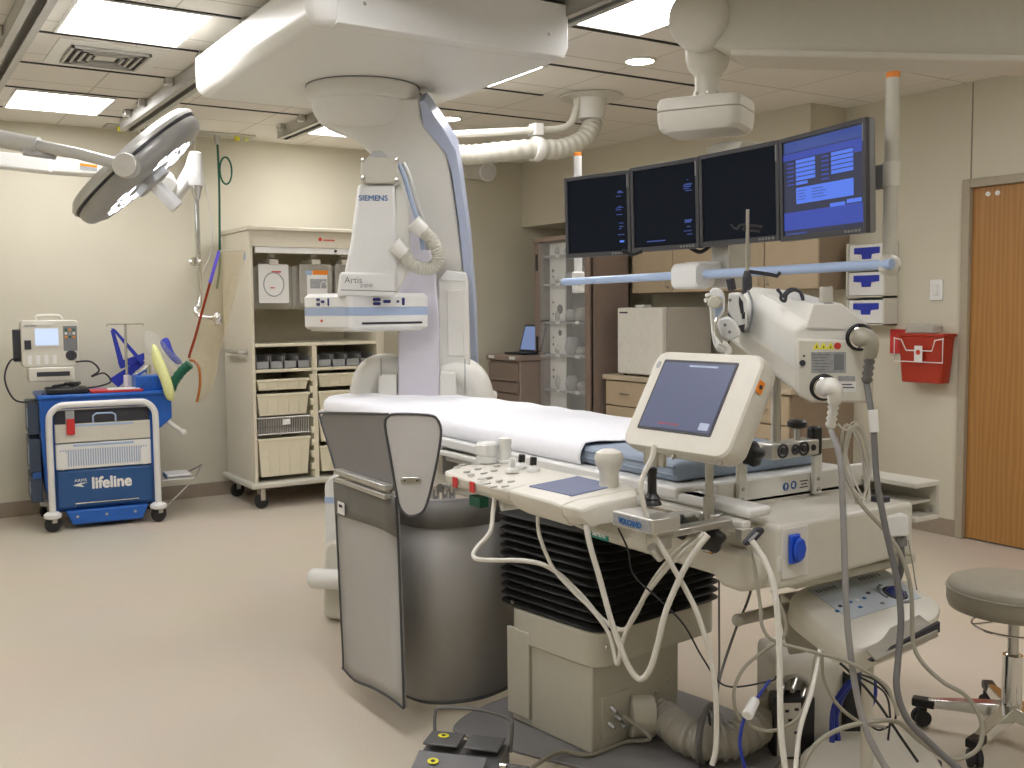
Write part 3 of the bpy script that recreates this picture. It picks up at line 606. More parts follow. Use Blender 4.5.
bintray(*LX, .855, .935, 'shallow cream tray, top of the left column'); bintray(*LX, .67, .83, 'cream tray above the wire basket'); bintray(*LX, .225, .505, 'deep cream tray below the wire basket')
bintray(*RX, .86, .96, 'shallow cream tray, top of the right column'); bintray(*RX, .67, .83, 'cream tray, second in the right column'); bintray(*RX, .45, .62, 'cream tray, third in the right column'); bintray(*RX, .225, .42, 'cream tray, lowest in the right column')
t = T('wire_basket', 'white wire basket between two trays of the left column', 'basket', (2.57, 7.4, .53))
x0, x1 = LX
m = MB().tube([(x0, CY0+.01, .655), (x1, CY0+.01, .655), (x1, CY1-.1, .655), (x0, CY1-.1, .655)], .005, 6, True)
m.out('rim', 'labelwhite', t)
m = MB()
for k in range(22): xx = x0+.01+(x1-x0-.02)*k/21; m.tube([(xx, CY0+.01, .655), (xx, CY0+.022, .53), (xx, CY1-.1, .53)], .0026, 5)
m.tube([(x0, CY0+.02, .535), (x1, CY0+.02, .535)], .004, 6); m.out('wires', 'labelwhite', t)
MB().box(2.54, 2.60, CY0, CY0+.004, .60, .64).out('label', 'labelwhite', t)
# small grey bins
for col, (x0, x1) in enumerate(((CX0+.035, DIV-.022), (DIV+.03, CX1-.075))):
    for k in range(4):
        a = x0+(x1-x0)*k/4+.004; b = x0+(x1-x0)*(k+1)/4-.004; y0, y1, z0 = CY0+.03, CY0+.26, 1.008
        m = MB().box(a, b, y0, y1, z0, z0+.005).box(a, a+.004, y0, y1, z0, z0+.09).box(b-.004, b, y0, y1, z0, z0+.09).box(a, b, y1-.004, y1, z0, z0+.10).box(a, b, y0, y0+.004, z0, z0+.055)
        m.out('parts_bin', 'greybin', label=('leftmost', 'second', 'third', 'rightmost')[k]+' small grey bin on the '+('left', 'right')[col]+' half of the cabinet shelf', cat='bin', group='small grey bins in the supply cabinet')
# hanging catheter packs
for k, (xa, xb_, lab) in enumerate(((258, 289, 'clear catheter pack with a coiled tube on a white card'), (299, 332, 'clear catheter pack with a blue and orange label'), (335, 356, 'clear catheter pack half hidden behind the detector column'))):
    for q in range(3):
        Yp = CY0+.06+.05*q; A = PY(xa-(5 if q else 0), 264+q*2, CY0+.06); B = PY(xb_+(5 if q else 0), 303+q*3, CY0+.06)
        t = T('catheter_pack', lab if q == 0 else ('second', 'third')[q-1]+' pack hanging behind the '+('coiled tube', 'blue and orange label', 'half hidden')[k]+' pack', 'catheter pack', ((A.x+B.x)/2, Yp, B.z), 'catheter packs hanging in the cabinet')
        Mp = FR(((A.x+B.x)/2, Yp, (A.z+B.z)/2), (0, -1, 0)); Wp, Hp = B.x-A.x, A.z-B.z
        MB().pl(rp(Wp, Hp, .01, 3), Mp, .004).out('pouch', 'packet' if not (q == 0 and k == 0) else 'labelwhite', t)
        if q == 0:
            if k == 0:
                MB().tube([Mp @ V((.0+.075*math.cos(a*PI/16), -.005+.085*math.sin(a*PI/16), .006)) for a in range(32)], .004, 6, True).out('coil', 'labelgrey', t)
                MB().pl(rp(.07, .012, .003, 2, .02, .085), Mp, .0052).pl(rp(.035, .008, .003, 2, -.01, -.03), Mp, .0052).out('print', 'inkred', t)
            if k == 1:
                MB().pl(rp(.16, .19, .004, 2, .01, .0), Mp, .006).out('card', 'labelwhite', t)
                MB().pl(rp(.05, .035, .002, 2, -.055, .08), Mp, .007).out('blue_label', 'bluegrey', t); MB().pl(rp(.12, .032, .002, 2, .035, .082), Mp, .007).out('orange_label', 'orange', t)
                MB().pl(rp(.13, .07, .002, 2, .02, 0), Mp, .0068).out('printed_panel', 'labelgrey', t); MB().pl(rp(.04, .014, .002, 2, -.045, -.085), Mp, .0068).out('orange_strip', 'orange', t)
                MB().tube([Mp @ V((.06+.025*math.cos(a*PI/10), -.02+.035*math.sin(a*PI/10), .008)) for a in range(20)], .003, 5, True).out('coil', 'labelwhite', t)
        if q == 0:
            MB().box((A.x+B.x)/2-.035, (A.x+B.x)/2+.035, Yp-.02, Yp+.2, A.z-.005, A.z+.035).out('hanger_clip', 'cream', t, bev=.005)
            MB().box((A.x+B.x)/2-.02, (A.x+B.x)/2+.02, Yp+.02, Yp+.05, A.z+.05, 1.93).out('hanger_strap', 'cream', t)

# ================================================================== PATIENT TABLE
TX0, TX1, TYN, TYF = 1.86, 2.50, 2.10, 4.79     # tabletop
t = T('patient_table', 'long white angiography table with a black bellows pedestal', 'table', (2.1, 2.7, 0)); TABLE = t
def endcurve(x0, x1, y0, y1, r, n=6):
    pts = [(x0, y0), (x1, y0)]
    for i in range(n+1): a = PI/2*i/n; pts.append((x1-r+r*math.cos(a), y1-r+r*math.sin(a)))
    for i in range(n+1): a = PI/2+PI/2*i/n; pts.append((x0+r+r*math.cos(a), y1-r+r*math.sin(a)))
    return pts
MB().pl(endcurve(TX0-.02, TX1+.02, 2.06, TYF, .18), Matrix.Translation((0, 0, .905)), .035).out('tabletop', 'enamel', t, bev=.008)
# undercarriage beam and covers
MB().box(1.915, 2.44, 2.0, 4.15, .80, .904).out('carriage', 'cream', t, bev=.01)
MB().box(2.0, 2.36, 2.2, 3.3, .70, .80).out('crossbeam', 'cream2', t, bev=.01)
# left side rail profile
for z, x, w_ in ((.885, 1.84, .03), (.862, 1.86, .02)): MB().box(x-w_/2, x+w_/2, 1.80, 4.3, z-.009, z+.009).out('accessory_rail', 'white', t, bev=.004)
MB().box(1.855, 1.90, 1.95, 4.3, .905, .925).out('side_ledge', 'white', t, bev=.004)
MB().box(1.845, 1.93, 1.80, 2.32, .898, .925).out('rail_cover', 'enamel', t, bev=.01)
for y in (2.6, 3.0, 3.4, 3.8, 4.2): MB().box(1.835, 1.9, y-.02, y+.02, .80, .905).out('rail_bracket', 'steel', t, bev=.003)
MB().tube([(1.865, 2.33, .92), (1.85, 2.33, .915), (1.85, 2.36, .89), (1.85, 2.40, .88)], .008, 8).out('rail_bow', 'enamel', t)
# near end housing
prof = [(1.885, .87), (1.935, .88), (2.475, .88), (2.475, .73), (2.05, .705), (1.95, .66), (1.885, .66)]
Y0b = 1.765
m = MB(); m.prism([(1.90, 0, .88), (2.47, 0, .88), (2.47, 0, .735), (1.90, 0, .70)] and [V((x, Y0b, z)) for x, z in ((1.915, .872), (1.93, .88), (2.455, .88), (2.455, .735), (1.915, .712))], (0, .55, 0)); m.out('end_housing', 'cream', t, bev=.012, seg=3)
m = MB(); m.prism([V((1.88, y, z)) for y, z in ((1.80, .80), (1.80, .74), (1.82, .705), (1.87, .69), (1.93, .692), (1.965, .715), (2.60, .715), (2.60, .80))], (.12, 0, 0)).out('side_cover', 'cream', t, bev=.014, seg=3)
MB().box(1.885, 1.95, 2.605, 4.0, .72, .80).out('side_cover', 'cream', t, bev=.01)
MB().prism([V((x, Y0b-.001, z)) for x, z in ((1.915, .80), (1.945, .80), (1.945, .765), (1.915, .758))], (0, .01, 0)).out('step', 'white', t, bev=.003)
MB().box(2.02, 2.52, 1.80, 2.3, .69, .715).out('underplate', 'cream2', t, bev=.006)
MB().box(1.925, 2.02, Y0b-.004, Y0b, .74, .87).out('socket_plate', 'white', t, bev=.002)
# blue socket
sk = MB().box(1.944, 1.982, Y0b-.016, Y0b-.004, .778, .855).out('power_socket', 'socket', t, bev=.006)
MB().pl([(x*.023, y*.033) for x, y in circ(1, 8)], FR((1.968, Y0b-.016, .816), (0, -1, 0)), .012).out('socket_lid', 'socket', sk, bev=.006)
MB().box(1.878, 1.882, 1.0, 1.001, .5, .501) if 0 else None
p = PX(708, 547, 1.879); n_ = V((-1, 0, 0))
MB().pl([(-.017, -.014), (.017, -.014), (0, .017)], FR(p, n_), .0015).out('warning_sign', 'orange', t); MB().pl([(-.020, -.016), (.020, -.016), (0, .021)], FR(p, n_), .0010).out('sign_border', 'ink', t)
MB().pl([(-.005, -.008), (.005, -.008), (.002, .006), (-.002, .006)], FR(p, n_), .002).out('sign_mark', 'ink', t)
a = PX(593, 531, 1.879); b = PX(607, 538, 1.879)
MB().pl(rp(.085, .03, .002, 2), FR((1.8795, (a.y+b.y)/2, (a.z+b.z)/2), n_), .002).out('maker_plate', 'greenlabel', t)
txt('SIEMENS', FR((1.877, (a.y+b.y)/2+.037, (a.z+b.z)/2-.007), n_), .021, 'labelwhite', t, bold=.0006, sx=.85)
# pedestal, turned a little
pa = math.radians(7.7); PM = Matrix.Translation((1.888, 2.507, 0)) @ Matrix.Rotation(pa, 4, 'Z')
MB().box(0, .415, 0, .395, .012, .32, PM).out('pedestal', 'cream2', t, bev=.006)
MB().box(-.014, 0, .29, .402, .04, .34, PM).out('side_plate', 'cream2', t, bev=.002)
m = MB(); m.pl(rp(.61, .435, .06, 5, .295, .19), PM @ Matrix.Translation((0, 0, .295)), .115).out('upper_flange', 'cream2', t, bev=.006)
for x, z in ((-.03, .44), (.02, .37)): MB().cyl(PM @ V((x if x > 0 else -.03, -.045 if x > 0 else .35, z)), PM @ V((x if x > 0 else -.036, -.05 if x > 0 else .35, z)), .007).out('screw', 'steel', t)
for u, z in ((.3, .14), (.36, .17), (.03, .06), (.22, .2)): MB().lathe(PM @ V((u, 0, z)), -(PM.to_3x3() @ V((0, 1, 0))), [(.007, 0), (.005, .004)], 10).out('screw', 'steel', t)
MB().box(.04, .17, -.006, 0, .05, .19, PM).out('service_plate', 'cream2', t, bev=.002)
for u, z in ((.08, .15), (.1, .12), (.07, .1), (.12, .09)): MB().cyl(PM @ V((u, -.006, z)), PM @ V((u, -.03, z-.01)), .009, .007, 10).out('connector', 'lampdark', t)
# bellows
m = MB(); rings = []; NB = 12
for i in range(NB*2+1):
    z = .405+(.74-.405)*i/(NB*2)+.0; g = .012 if i % 2 else -.012; fl = .01*(i/(NB*2))
    rings.append([PM @ V((p[0], p[1], z)) for p in rp(.60+2*g+fl, .50+2*g+fl, .07, 5, .30, .215)])
m.loft(rings).out('bellows', 'bellows', t, ang=80)
# floor plate
m = MB(); m.pl([(p.x, p.y) for p in cr([V((a, b, 0)) for a, b in ((-.20, .36), (-.16, .50), (.1, .56), (.5, .52), (.62, .3), (.62, -.15), (.45, -.40), (.15, -.42), (-.02, -.2))], 4, True)], PM @ Matrix.Translation((0, 0, 0)), .012).out('floor_plate', 'baseplate', t, bev=.004)
# far side equipment rail
fx = 2.60
for z0, z1 in ((.90, .915), (.80, .815)): MB().box(fx-.06, fx+.05, 1.82, 4.2, z0, z1).out('far_rail', 'cream', t, bev=.003)
MB().box(fx+.035, fx+.05, 1.82, 4.2, .815, .90).out('far_rail_web', 'cream2', t); MB().box(fx-.055, fx+.035, 1.84, 4.2, .85, .858).out('far_rail_web', 'cream2', t)
MB().box(fx-.06, fx+.055, 1.80, 1.822, .79, .915).out('end_plate', 'cream', t, bev=.004) if 0 else None
for y in (2.2, 2.9, 3.6): MB().box(2.46, fx-.05, y, y+.05, .80, .85).out('rail_bracket', 'cream2', t)
MB().lathe((2.64, 1.84, .83), (0, -1, 0), [(.012, 0), (.012, .012)], 12).out('screw', 'steel', t)

# mattress, white sheet, blue pad
MX0, MX1, MY0, MY1 = 1.875, 2.485, 2.115, 4.76
MB().pl(endcurve(MX0+.012, MX1-.012, MY0, MY1-.01, .16), Matrix.Translation((0, 0, .9415)), .056).out('mattress', 'padblue', label='blue table mattress whose bare near end shows beside the white sheet', cat='mattress', bev=.018, seg=3)
m = MB()
for z in (.962, .985): m.tube([(MX0+.010, MY0+.01, z), (MX1-.010, MY0+.01, z)], .003, 6).tube([(MX0+.011, MY0+.01, z), (MX0+.011, 2.9, z)], .003, 6)
m.out('piping', 'padblue', bpy.data.objects['mattress'])
def sheet():
    rows = []; NY = 150; yb_ = 2.53
    for i in range(NY+1):
        s = i/NY; row = []
        prof = []
        yy = yb_+(MY1+.008-yb_)*s
        inset = 0
        rr = .17
        if yy > MY1-rr: q = (yy-(MY1-rr))/rr; inset = rr*(1-math.sqrt(max(0, 1-min(q, 1)**2)))*.95
        xa, xb = MX0+inset, MX1-inset
        for k in range(5): prof.append((xa-.006-.004*math.sin(k), .9435+.011*k))
        for k in range(31): prof.append((xa+.012+(xb-xa-.024)*k/30, 1.0045))
        for k in range(5): prof.append((xb+.006, .9435+.011*(4-k)))
        for k, (x, z) in enumerate(prof):
            top = 5 <= k < 36
            nz = noise.noise(V((x*5, yy*2.2, 1)))*.007+noise.noise(V((x*9+3, yy*6, 4)))*.004+abs(noise.noise(V((x*2.2+yy*.8, yy*3.5, 9))))*.013
            e = noise.noise(V((yy*7, 3, k*.1)))*.004
            ys = yy+(.05*(x-MX0)+.02*noise.noise(V((x*6, 0, 0))))*(1-s)
            if top: row.append(V((x, ys, z+max(-.002, nz))))
            else: row.append(V((x-(abs(e)+.002 if k < 5 else -abs(e)-.002), ys, z)))
        rows.append(row)
    m = MB(); m.loft(rows, closed=False); o = m.out('bed_sheet', 'sheet', label='white cotton sheet spread over the blue table mattress', cat='sheet', ang=80, solid=.003)
    return o
sheet()

# equipment bridge across the near end of the mattress
t = T('equipment_bridge', 'white metal bracket bridging the near end of the mattress', 'bracket', (2.2, 2.03, .88))
yq = 2.04
A = PY(748, 498, yq); B = PY(834, 470, yq)
MB().box(1.935, 2.47, 2.0, 2.014, .883, .948).out('cross_plate', 'white', t, bev=.004)
MB().box(2.47, 2.56, 2.01, 2.03, .883, .95).out('extension_plate', 'white', t, bev=.004)
for px in (742, 817):
    x = PY(px, 470, 1.99).x; z = PY(px, 432 if px > 800 else 446, 2.01).z
    MB().box(x-.018, x+.018, 1.985, 1.999, .884, 1.03).out('upright', 'white', t, bev=.005)
    for zz in (.90, .93): MB().lathe((x, 1.985, zz), (0, -1, 0), [(.006, 0), (.005, .004)], 10).out('bolt', 'steel', t)
MB().box(2.10, 2.29, 1.96, 2.02, 1.005, 1.05).out('clamp_block', 'alu', t, bev=.004)
MB().box(2.02, 2.42, 2.0, 2.02, 1.012, 1.04).out('clamp_bar', 'alu', t, bev=.003)
for x, r in ((2.14, .018), (2.19, .012), (2.225, .018), (2.265, .006)):
    MB().tube([(x+r*math.cos(a*PI/8), 1.959, 1.028+r*math.sin(a*PI/8)) for a in range(16)], .0035, 6, True).cyl((x, 1.960, 1.028), (x, 1.955, 1.028), r*.55).out('clamp_screw', 'ink', t)
def starknob(o, ax, r, h, par, nm='star_knob', m='black'):
    M = FR(o, ax, V((.1, .2, 1))); pts = []
    for i in range(40):
        a = 2*PI*i/40; q = r*(1+.13*math.cos(5*a)); pts.append((q*math.cos(a), q*math.sin(a)))
    MB().loft([[M @ V((x*s, y*s, z)) for x, y in pts] for z, s in ((0, .8), (h*.2, 1), (h*.8, 1), (h, .85))]).out(nm, m, par, ang=60)
starknob(PY(750, 454, 1.98)+V((.02, 0, 0)), (-1, -.25, 0), .032, .04, t)
x = PY(813, 450, 1.99).x; MB().box(x-.02, x+.02, 1.97, 2.0, 1.0, 1.085).out('jaw_pad', 'black', t, bev=.008)
x = PY(793, 432, 2.0).x; MB().cyl((x, 1.985, 1.05), (x, 1.985, 1.085), .008).out('knob_stem', 'steel', t); MB().lathe((x, 1.985, 1.082), (0, 0, 1), [(.012, 0), (.028, .006), (.028, .02), (.02, .026)], 16).out('thumb_knob', 'black', t)
xx = PY(787, 483, 1.995).x
MB().pl(circ(.012, 20), FR((xx, 1.9995, .916), (0, -1, 0)), .001).pl(circ(.012, 20), FR((xx+.032, 1.9995, .918), (0, -1, 0)), .001).out('round_symbol', 'inkblue', t)
MB().pl([(-.003, -.002), (.003, -.002), (.003, .009), (-.003, .009)], FR((xx, 1.9985, .914), (0, -1, 0)), .0005).pl(circ(.002, 8), FR((xx, 1.9985, .908), (0, -1, 0)), .0005).pl([(-.008, -.004), (.002, -.007), (.004, .006), (-.004, .008)], FR((xx+.032, 1.9985, .918), (0, -1, 0)), .0005).out('symbol_mark', 'labelwhite', t)
for k in range(3): MB().pl(rp(.035-.01*(k % 2), .003, .001, 1), FR((xx+.075, 1.9995, .908+.009*k), (0, -1, 0)), .0006).out('small_print', 'ink', t)

# lead protection on the near side of the table
t = T('lead_shield', 'grey lead shield and hanging curtain on the table side, hinged in sections', 'lead shield', (1.6, 3.3, .05))
nL = V((-1, 0, 0))
XS = 1.47
up = [PX(x, y, XS) for x, y in ((320, 417), (323, 413), (388, 414), (390, 418), (392, 455), (396, 492), (340, 478), (335, 470))]
MB().prism(up, (.02, 0, 0)).out('upper_panel', 'leadgrey', t, bev=.006)
MB().tube(cr([PX(x, y, XS-.002) for x, y in ((336, 472), (328, 444), (320, 417), (323, 413), (355, 413), (388, 414))], 4), .004, 6).out('upper_edging', 'edging', t)
rd = smoothpx([(385, 425), (388, 417), (396, 414), (428, 415), (437, 419), (441, 430), (439, 450), (433, 480), (427, 503), (421, 513), (409, 516), (400, 508), (396, 490), (390, 455)], 3)
ctr = PY(413, 465, 2.90); yr = 238
slab(rd, ctr, yr, .02).out('rounded_panel', 'leadpad', t, bev=.004)
nr = nrm(yr); MB().tube(tracepl(rd, ctr+nr*.001, nr), .0045, 6, True).out('rounded_edging', 'edging', t)
hh = PP(411, 480.5, ctr, nr); Mh = FR(hh, nr)
MB().pl(rp(.065, .022, .010, 4), Mh, .005).out('hinge_plate', 'steel', t, bev=.002)
for s in (-1, 1): MB().pl(circ(.003, 8), Mh @ Matrix.Translation((s*.02, 0, .005)), .002).out('screw', 'ink', t)
# hinge rail
a0, a1 = PX(337, 470, XS-.02), PX(388, 480, XS-.02)
for dz, m_ in ((0, 'alu'), (-.03, 'alu')): MB().box(XS-.035, XS-.001, min(a0.y, a1.y), max(a0.y, a1.y), a0.z-.012+dz, a0.z+.006+dz).out('hinge_rail', m_, t, bev=.003)
MB().box(XS-.02, XS-.002, a1.y+.02, a0.y-.02, a0.z-.035, a0.z).out('rail_core', 'steel', t)
for k, (x, y) in enumerate(((389, 490), (436, 495), (445, 492), (452, 490))):
    p = PY(x, y, 3.12 if k else 3.1); MB().cyl(p-V((0, 0, .035)), p+V((0, 0, .02)), .012).out('hinge_pin', 'chrome', t)
MB().tube([PY(392, 496, 3.09), PY(393, 508, 3.09), PY(399, 513, 3.08), PY(396, 500, 3.08)], .005, 8).out('clasp', 'ink', t)
MB().cyl(PY(440, 488, 3.12), PY(468, 487, 3.2), .016).out('support_arm', 'steel', t); MB().cyl(PY(445, 512, 3.1), PY(480, 508, 3.1), .01).out('support_arm', 'chrome', t)
# left hanging sheet, hung a little in front of the curved one, slightly warped
m = MB(); rows = []
Ltop = [(336, 478), (352, 481), (370, 486), (386, 491), (397, 497)]
Lbot = [(345, 668), (356, 680), (373, 687), (391, 697), (405, 708)]
Xm = [1.45, 1.455, 1.46, 1.465, 1.475]
for j in range(17):
    s = j/16; row = []
    for i in range(5):
        x = Ltop[i][0]+(Lbot[i][0]-Ltop[i][0])*(s**.8 if i else min(1, s*1.05)); y = Ltop[i][1]+(Lbot[i][1]-Ltop[i][1])*s
        row.append(PX(x, y, Xm[i]+.012*math.sin(s*5)*(i-2)/3))
    rows.append(row)
m.loft(rows, closed=False).out('hanging_sheet', 'leadlight', t, ang=80, solid=.012)
m = MB(); m.loft([[p+V((-.009, 0, 0)) for p in rows[i]] for i in range(4)], closed=False).out('top_band', 'leadband', t, solid=.006)
MB().tube(cr([r[0]+V((-.006, 0, 0)) for r in rows]+[p+V((-.006, 0, 0)) for p in rows[-1]], 3), .005, 6).out('sheet_edging', 'edging', t)
MB().tube([r[-1]+V((-.004, 0, 0)) for r in rows], .0045, 6).out('sheet_edging', 'edging', t)
p = PX(342, 508, 1.435); MB().pl(rp(.06, .045, .003, 2), FR(p+V((-.003, 0, 0)), nL), .002).out('care_label', 'labelwhite', t); MB().pl(rp(.03, .01, .002, 2, 0, .008), FR(p+V((-.0055, 0, 0)), nL), .001).out('care_print', 'ink', t)
# big curved curtain: floor plan curve swept to height
plan = cr([V((1.56, 3.50, 0)), V((1.575, 3.28, 0)), V((1.61, 3.13, 0)), V((1.70, 3.065, 0)), V((1.82, 3.05, 0)), V((1.98, 3.10, 0)), V((2.08, 3.16, 0))], 5)
zt, zb = .76, .045
for nm, z0, z1, mm_, off in (('curtain', zb, zt, 'leadlight', 0), ('curtain_band', zt-.09, zt+.005, 'leadband', .008)):
    m = MB(); m.loft([[V((p.x-off*.7, p.y-off, z)) for p in plan] for z in (z0, (z0+z1)/2, z1)], closed=False); m.out(nm, mm_, t, ang=80, solid=.01)
MB().tube([V((p.x, p.y-.003, zb)) for p in plan], .007, 6).out('curtain_hem', 'edging', t)
MB().tube([V((p.x-.004, p.y-.006, zt+.005)) for p in plan], .008, 6).out('curtain_top_seam', 'leadgrey', t)

# ---------------------------------------------------------------- control console on the rail
t = T('control_console', 'cream control console with knobs and a slanted screen on the table rail', 'control console', (1.6, 2.3, .87))
# sections along Y: cross profile in X,Z
def csec(y, x0, x1, z0, zt0, zt1): return [V((x0+.03, y, z0)), V((x1, y, z0)), V((x1, y, zt1)), V((x0+.05, y, (zt0+.006))), V((x0, y, zt0-.004)), V((x0+.004, y, zt0-.03))]
m = MB(); m.loft([csec(y, x0, x1, z0, a_, b_) for y, x0, x1, z0, a_, b_ in ((2.73, 1.49, 1.69, .905, .935, .947), (2.66, 1.455, 1.70, .895, .94, .952), (2.31, 1.452, 1.70, .89, .94, .955))]).out('key_section', 'cream', t, bev=.006)
m = MB(); m.loft([csec(y, x0, x1, z0, a_, b_) for y, x0, x1, z0, a_, b_ in ((2.305, 1.452, 1.70, .885, .942, .958), (2.25, 1.45, 1.70, .88, .944, .96), (2.10, 1.45, 1.70, .88, .944, .96), (2.055, 1.452, 1.70, .88, .94, .955))]).out('screen_section', 'cream', t, bev=.006)
m = MB(); m.loft([csec(y, x0, x1, z0, a_, b_) for y, x0, x1, z0, a_, b_ in ((2.05, 1.45, 1.685, .885, .942, .956), (2.01, 1.455, 1.66, .892, .942, .956), (1.99, 1.47, 1.645, .897, .936, .95), (1.982, 1.49, 1.63, .89, .915, .93))]).out('knob_section', 'cream', t, bev=.008)
def ontop(x, y): return PZ(x, y, .968)
def cknob(px, py, prof, m_, nm='knob', z=.952):
    p = PZ(px, py, z); return MB().lathe(p, (0, 0, 1), prof, 24).out(nm, m_, t)
cknob(487, 462, [(.034, 0), (.034, .018), (.031, .02), (.031, .024), (.036, .026), (.036, .055), (.030, .062), (.010, .065)], 'enamel', 'round_knob')
cknob(505, 462, [(.025, 0), (.025, .006), (.019, .008), (.019, .055), (.021, .058), (.021, .075), (.012, .078)], 'enamel', 'tall_knob')
for x, y, m_ in ((512, 472, 'enamel'), (521.5, 468, 'black'), (533, 471, 'black')):
    cknob(x, y, [(.021, 0), (.019, .008), (.009, .014), (.008, .018)], 'enamel', 'lever_collar')
    p = PZ(x, y, .952)+V((0, 0, .016)); MB().box(-.009, .009, -.007, .007, 0, .026, Matrix.Translation(p) @ Matrix.Rotation(.1, 4, 'Y')).out('lever', m_, t, bev=.003)
cknob(609, 488, [(.030, 0), (.026, .004), (.026, .012), (.026, .045), (.036, .065), (.039, .082), (.034, .096), (.018, .104), (.003, .105)], 'cream', 'mushroom_knob')
# small keys printed as raised ovals
random.seed(3)
for k, (x, y) in enumerate([(457, 466), (462, 464), (467, 470), (471, 473), (478, 468), (484, 472), (489, 476), (474, 464), (494, 470), (499, 479), (497, 466), (505, 484), (511, 480), (481, 477), (487, 481), (494, 484)]):
    p = PZ(x, y, .952); MB().pl([(a_*.012, b_*.006) for a_, b_ in circ(1, 12)], Matrix.Translation((p.x, p.y, .946+.05*(p.x-1.50))) @ Matrix.Rotation(-.05, 4, 'Y'), .004).out('key', 'keygrey', t)
sp = [PZ(x, y, .979) for x, y in ((520, 487), (556, 476), (600, 486), (566, 496))]
zs = lambda x: .9615+.11*(x-1.50)+.008
sp2 = [V((p.x, p.y, 0)) for p in sp]
zs = lambda x: .948+.05*(x-1.5)
sp2 = [V((1.495, 2.265, zs(1.495))), V((1.665, 2.275, zs(1.665))), V((1.665, 2.10, zs(1.665))), V((1.505, 2.085, zs(1.505)))]
MB().prism(sp2, (0, 0, .005)).out('console_screen', 'console_screen', t)
# clips, feet and labels under the console
for y in (2.6, 2.5): MB().box(1.449, 1.452, y-.018, y+.008, .905, .935).out('red_sticker', 'redflat', t)
MB().box(1.49, 1.52, 2.52, 2.58, .85, .88).out('green_sticker', 'green', t)
for y in (2.55, 2.2, 2.0): MB().box(1.70, 1.86, y-.03, y+.03, .85, .885).out('rail_clamp', 'steel', t, bev=.004)
MB().cyl((1.49, 2.4, .87), (1.85, 2.4, .87), .009).out('lock_bar', 'enamel', t)
MB().prism([V((1.50, 2.08, .882)), V((1.70, 2.08, .882)), V((1.70, 2.06, .84)), V((1.62, 2.06, .83))], (0, -.04, 0)).out('underside', 'cream', t, bev=.01)

# ---------------------------------------------------------------- touch display on a pole
t = T('touch_display', 'beige tilted touch display on a short steel pole clamped to the rail', 'touch display', (1.82, 1.93, .84))
Md = FR((1.885-.085+.0, 2.073-.10, 1.195), nrm(-176.4, 30.4)); 
Wd, Hd = .375, .285
MB().loft([[Md @ V((x*s, y*s, z)) for x, y in rp(Wd, Hd, .035, 6, .018, -.012)] for z, s in ((-.12, .66), (-.095, .84), (-.06, .97), (-.035, 1), (0, 1), (.006, .975))]).out('housing', 'cream', t, bev=.004)
s_ = MB().pl(rp(.262, .208, .004, 2), Md @ Matrix.Translation((0, 0, .0055)), .002).out('screen_border', 'ink', t)
MB().pl(rp(.248, .192, .002, 2), Md @ Matrix.Translation((0, 0, .0075)), .001).out('screen', 'screen_touch', t)
MB().pl(rp(.032, .020, .002, 2, .10, -.08), Md @ Matrix.Translation((0, 0, .0085)), .001).out('screen_button', 'stripe', t)
MB().pl(rp(.10, .005, .001, 2, .02, .087), Md @ Matrix.Translation((0, 0, .0085)), .0008).out('screen_title', 'bluegrey', t)
txt('press to resume', Md @ Matrix.Translation((-.06, -.085, .0085)), .011, 'inkred', t, name='red_notice')
MB().pl([(x*.008, y*.011) for x, y in circ(1, 14, -18.5, 8)], Md @ Matrix.Translation((0, 0, .006)), .001).out('power_mark', 'labelgrey', t)
q = Md @ V((.208, .05, -.012)); nq = (Md.to_3x3() @ V((1, 0, 0))).normalized(); upq = (Md.to_3x3() @ V((0, 1, 0)))
MB().pl(rp(.022, .032, .003, 2), FR(q, nq, upq), .0015).out('side_sticker', 'orange', t); MB().pl(circ(.006, 10), FR(q+nq*.001, nq, upq), .0015).out('sticker_mark', 'ink', t)
pc = PX(709, 520, 1.82); 
MB().cyl((pc.x, pc.y, .80), (pc.x, pc.y, 1.14), .011).out('pole', 'steel', t); MB().cyl((pc.x, pc.y, .84), (pc.x, pc.y, .94), .016).out('pole_sleeve', 'steel', t)
MB().cyl((pc.x, pc.y, .80), (pc.x, pc.y, .86), .02).out('pole_socket', 'alu', t, bev=.003)
MB().box(pc.x-.01, pc.x+.05, pc.y-.03, pc.y+.03, .835, .90).out('rail_clamp', 'alu', t, bev=.005)
starknob(PX(713, 537, pc.x-.04), (-1, -.5, 0), .034, .03, t)
starknob(PX(681, 526, pc.x-.03), (-1, -.6, 0), .030, .03, t)
MB().box(pc.x-.012, pc.x+.02, pc.y-.13, pc.y-.105, .85, .88).out('end_stop', 'alu', t, bev=.002)
c1 = Md @ V((.09, -.15, -.03)); 
for x in (-.02, .02): MB().cyl(Md @ V((.09+x*4, -.155, -.02)), Md @ V((.09+x*4, -.165, -.02)), .007).out('foot_screw', 'steel', t)
cc = Md @ V((-.075, -.142, -.03)); MB().cyl(cc, cc+V((-.005, 0, -.05)), .028, .014, 16).out('cable_gland', 'cream2', t)
for s in (-1, 1): MB().box(-.007, .007, -.01, .01, -.045, 0, Matrix.Translation(cc+V((0, s*.03, .0)))).out('latch', 'cream2', t, bev=.003)
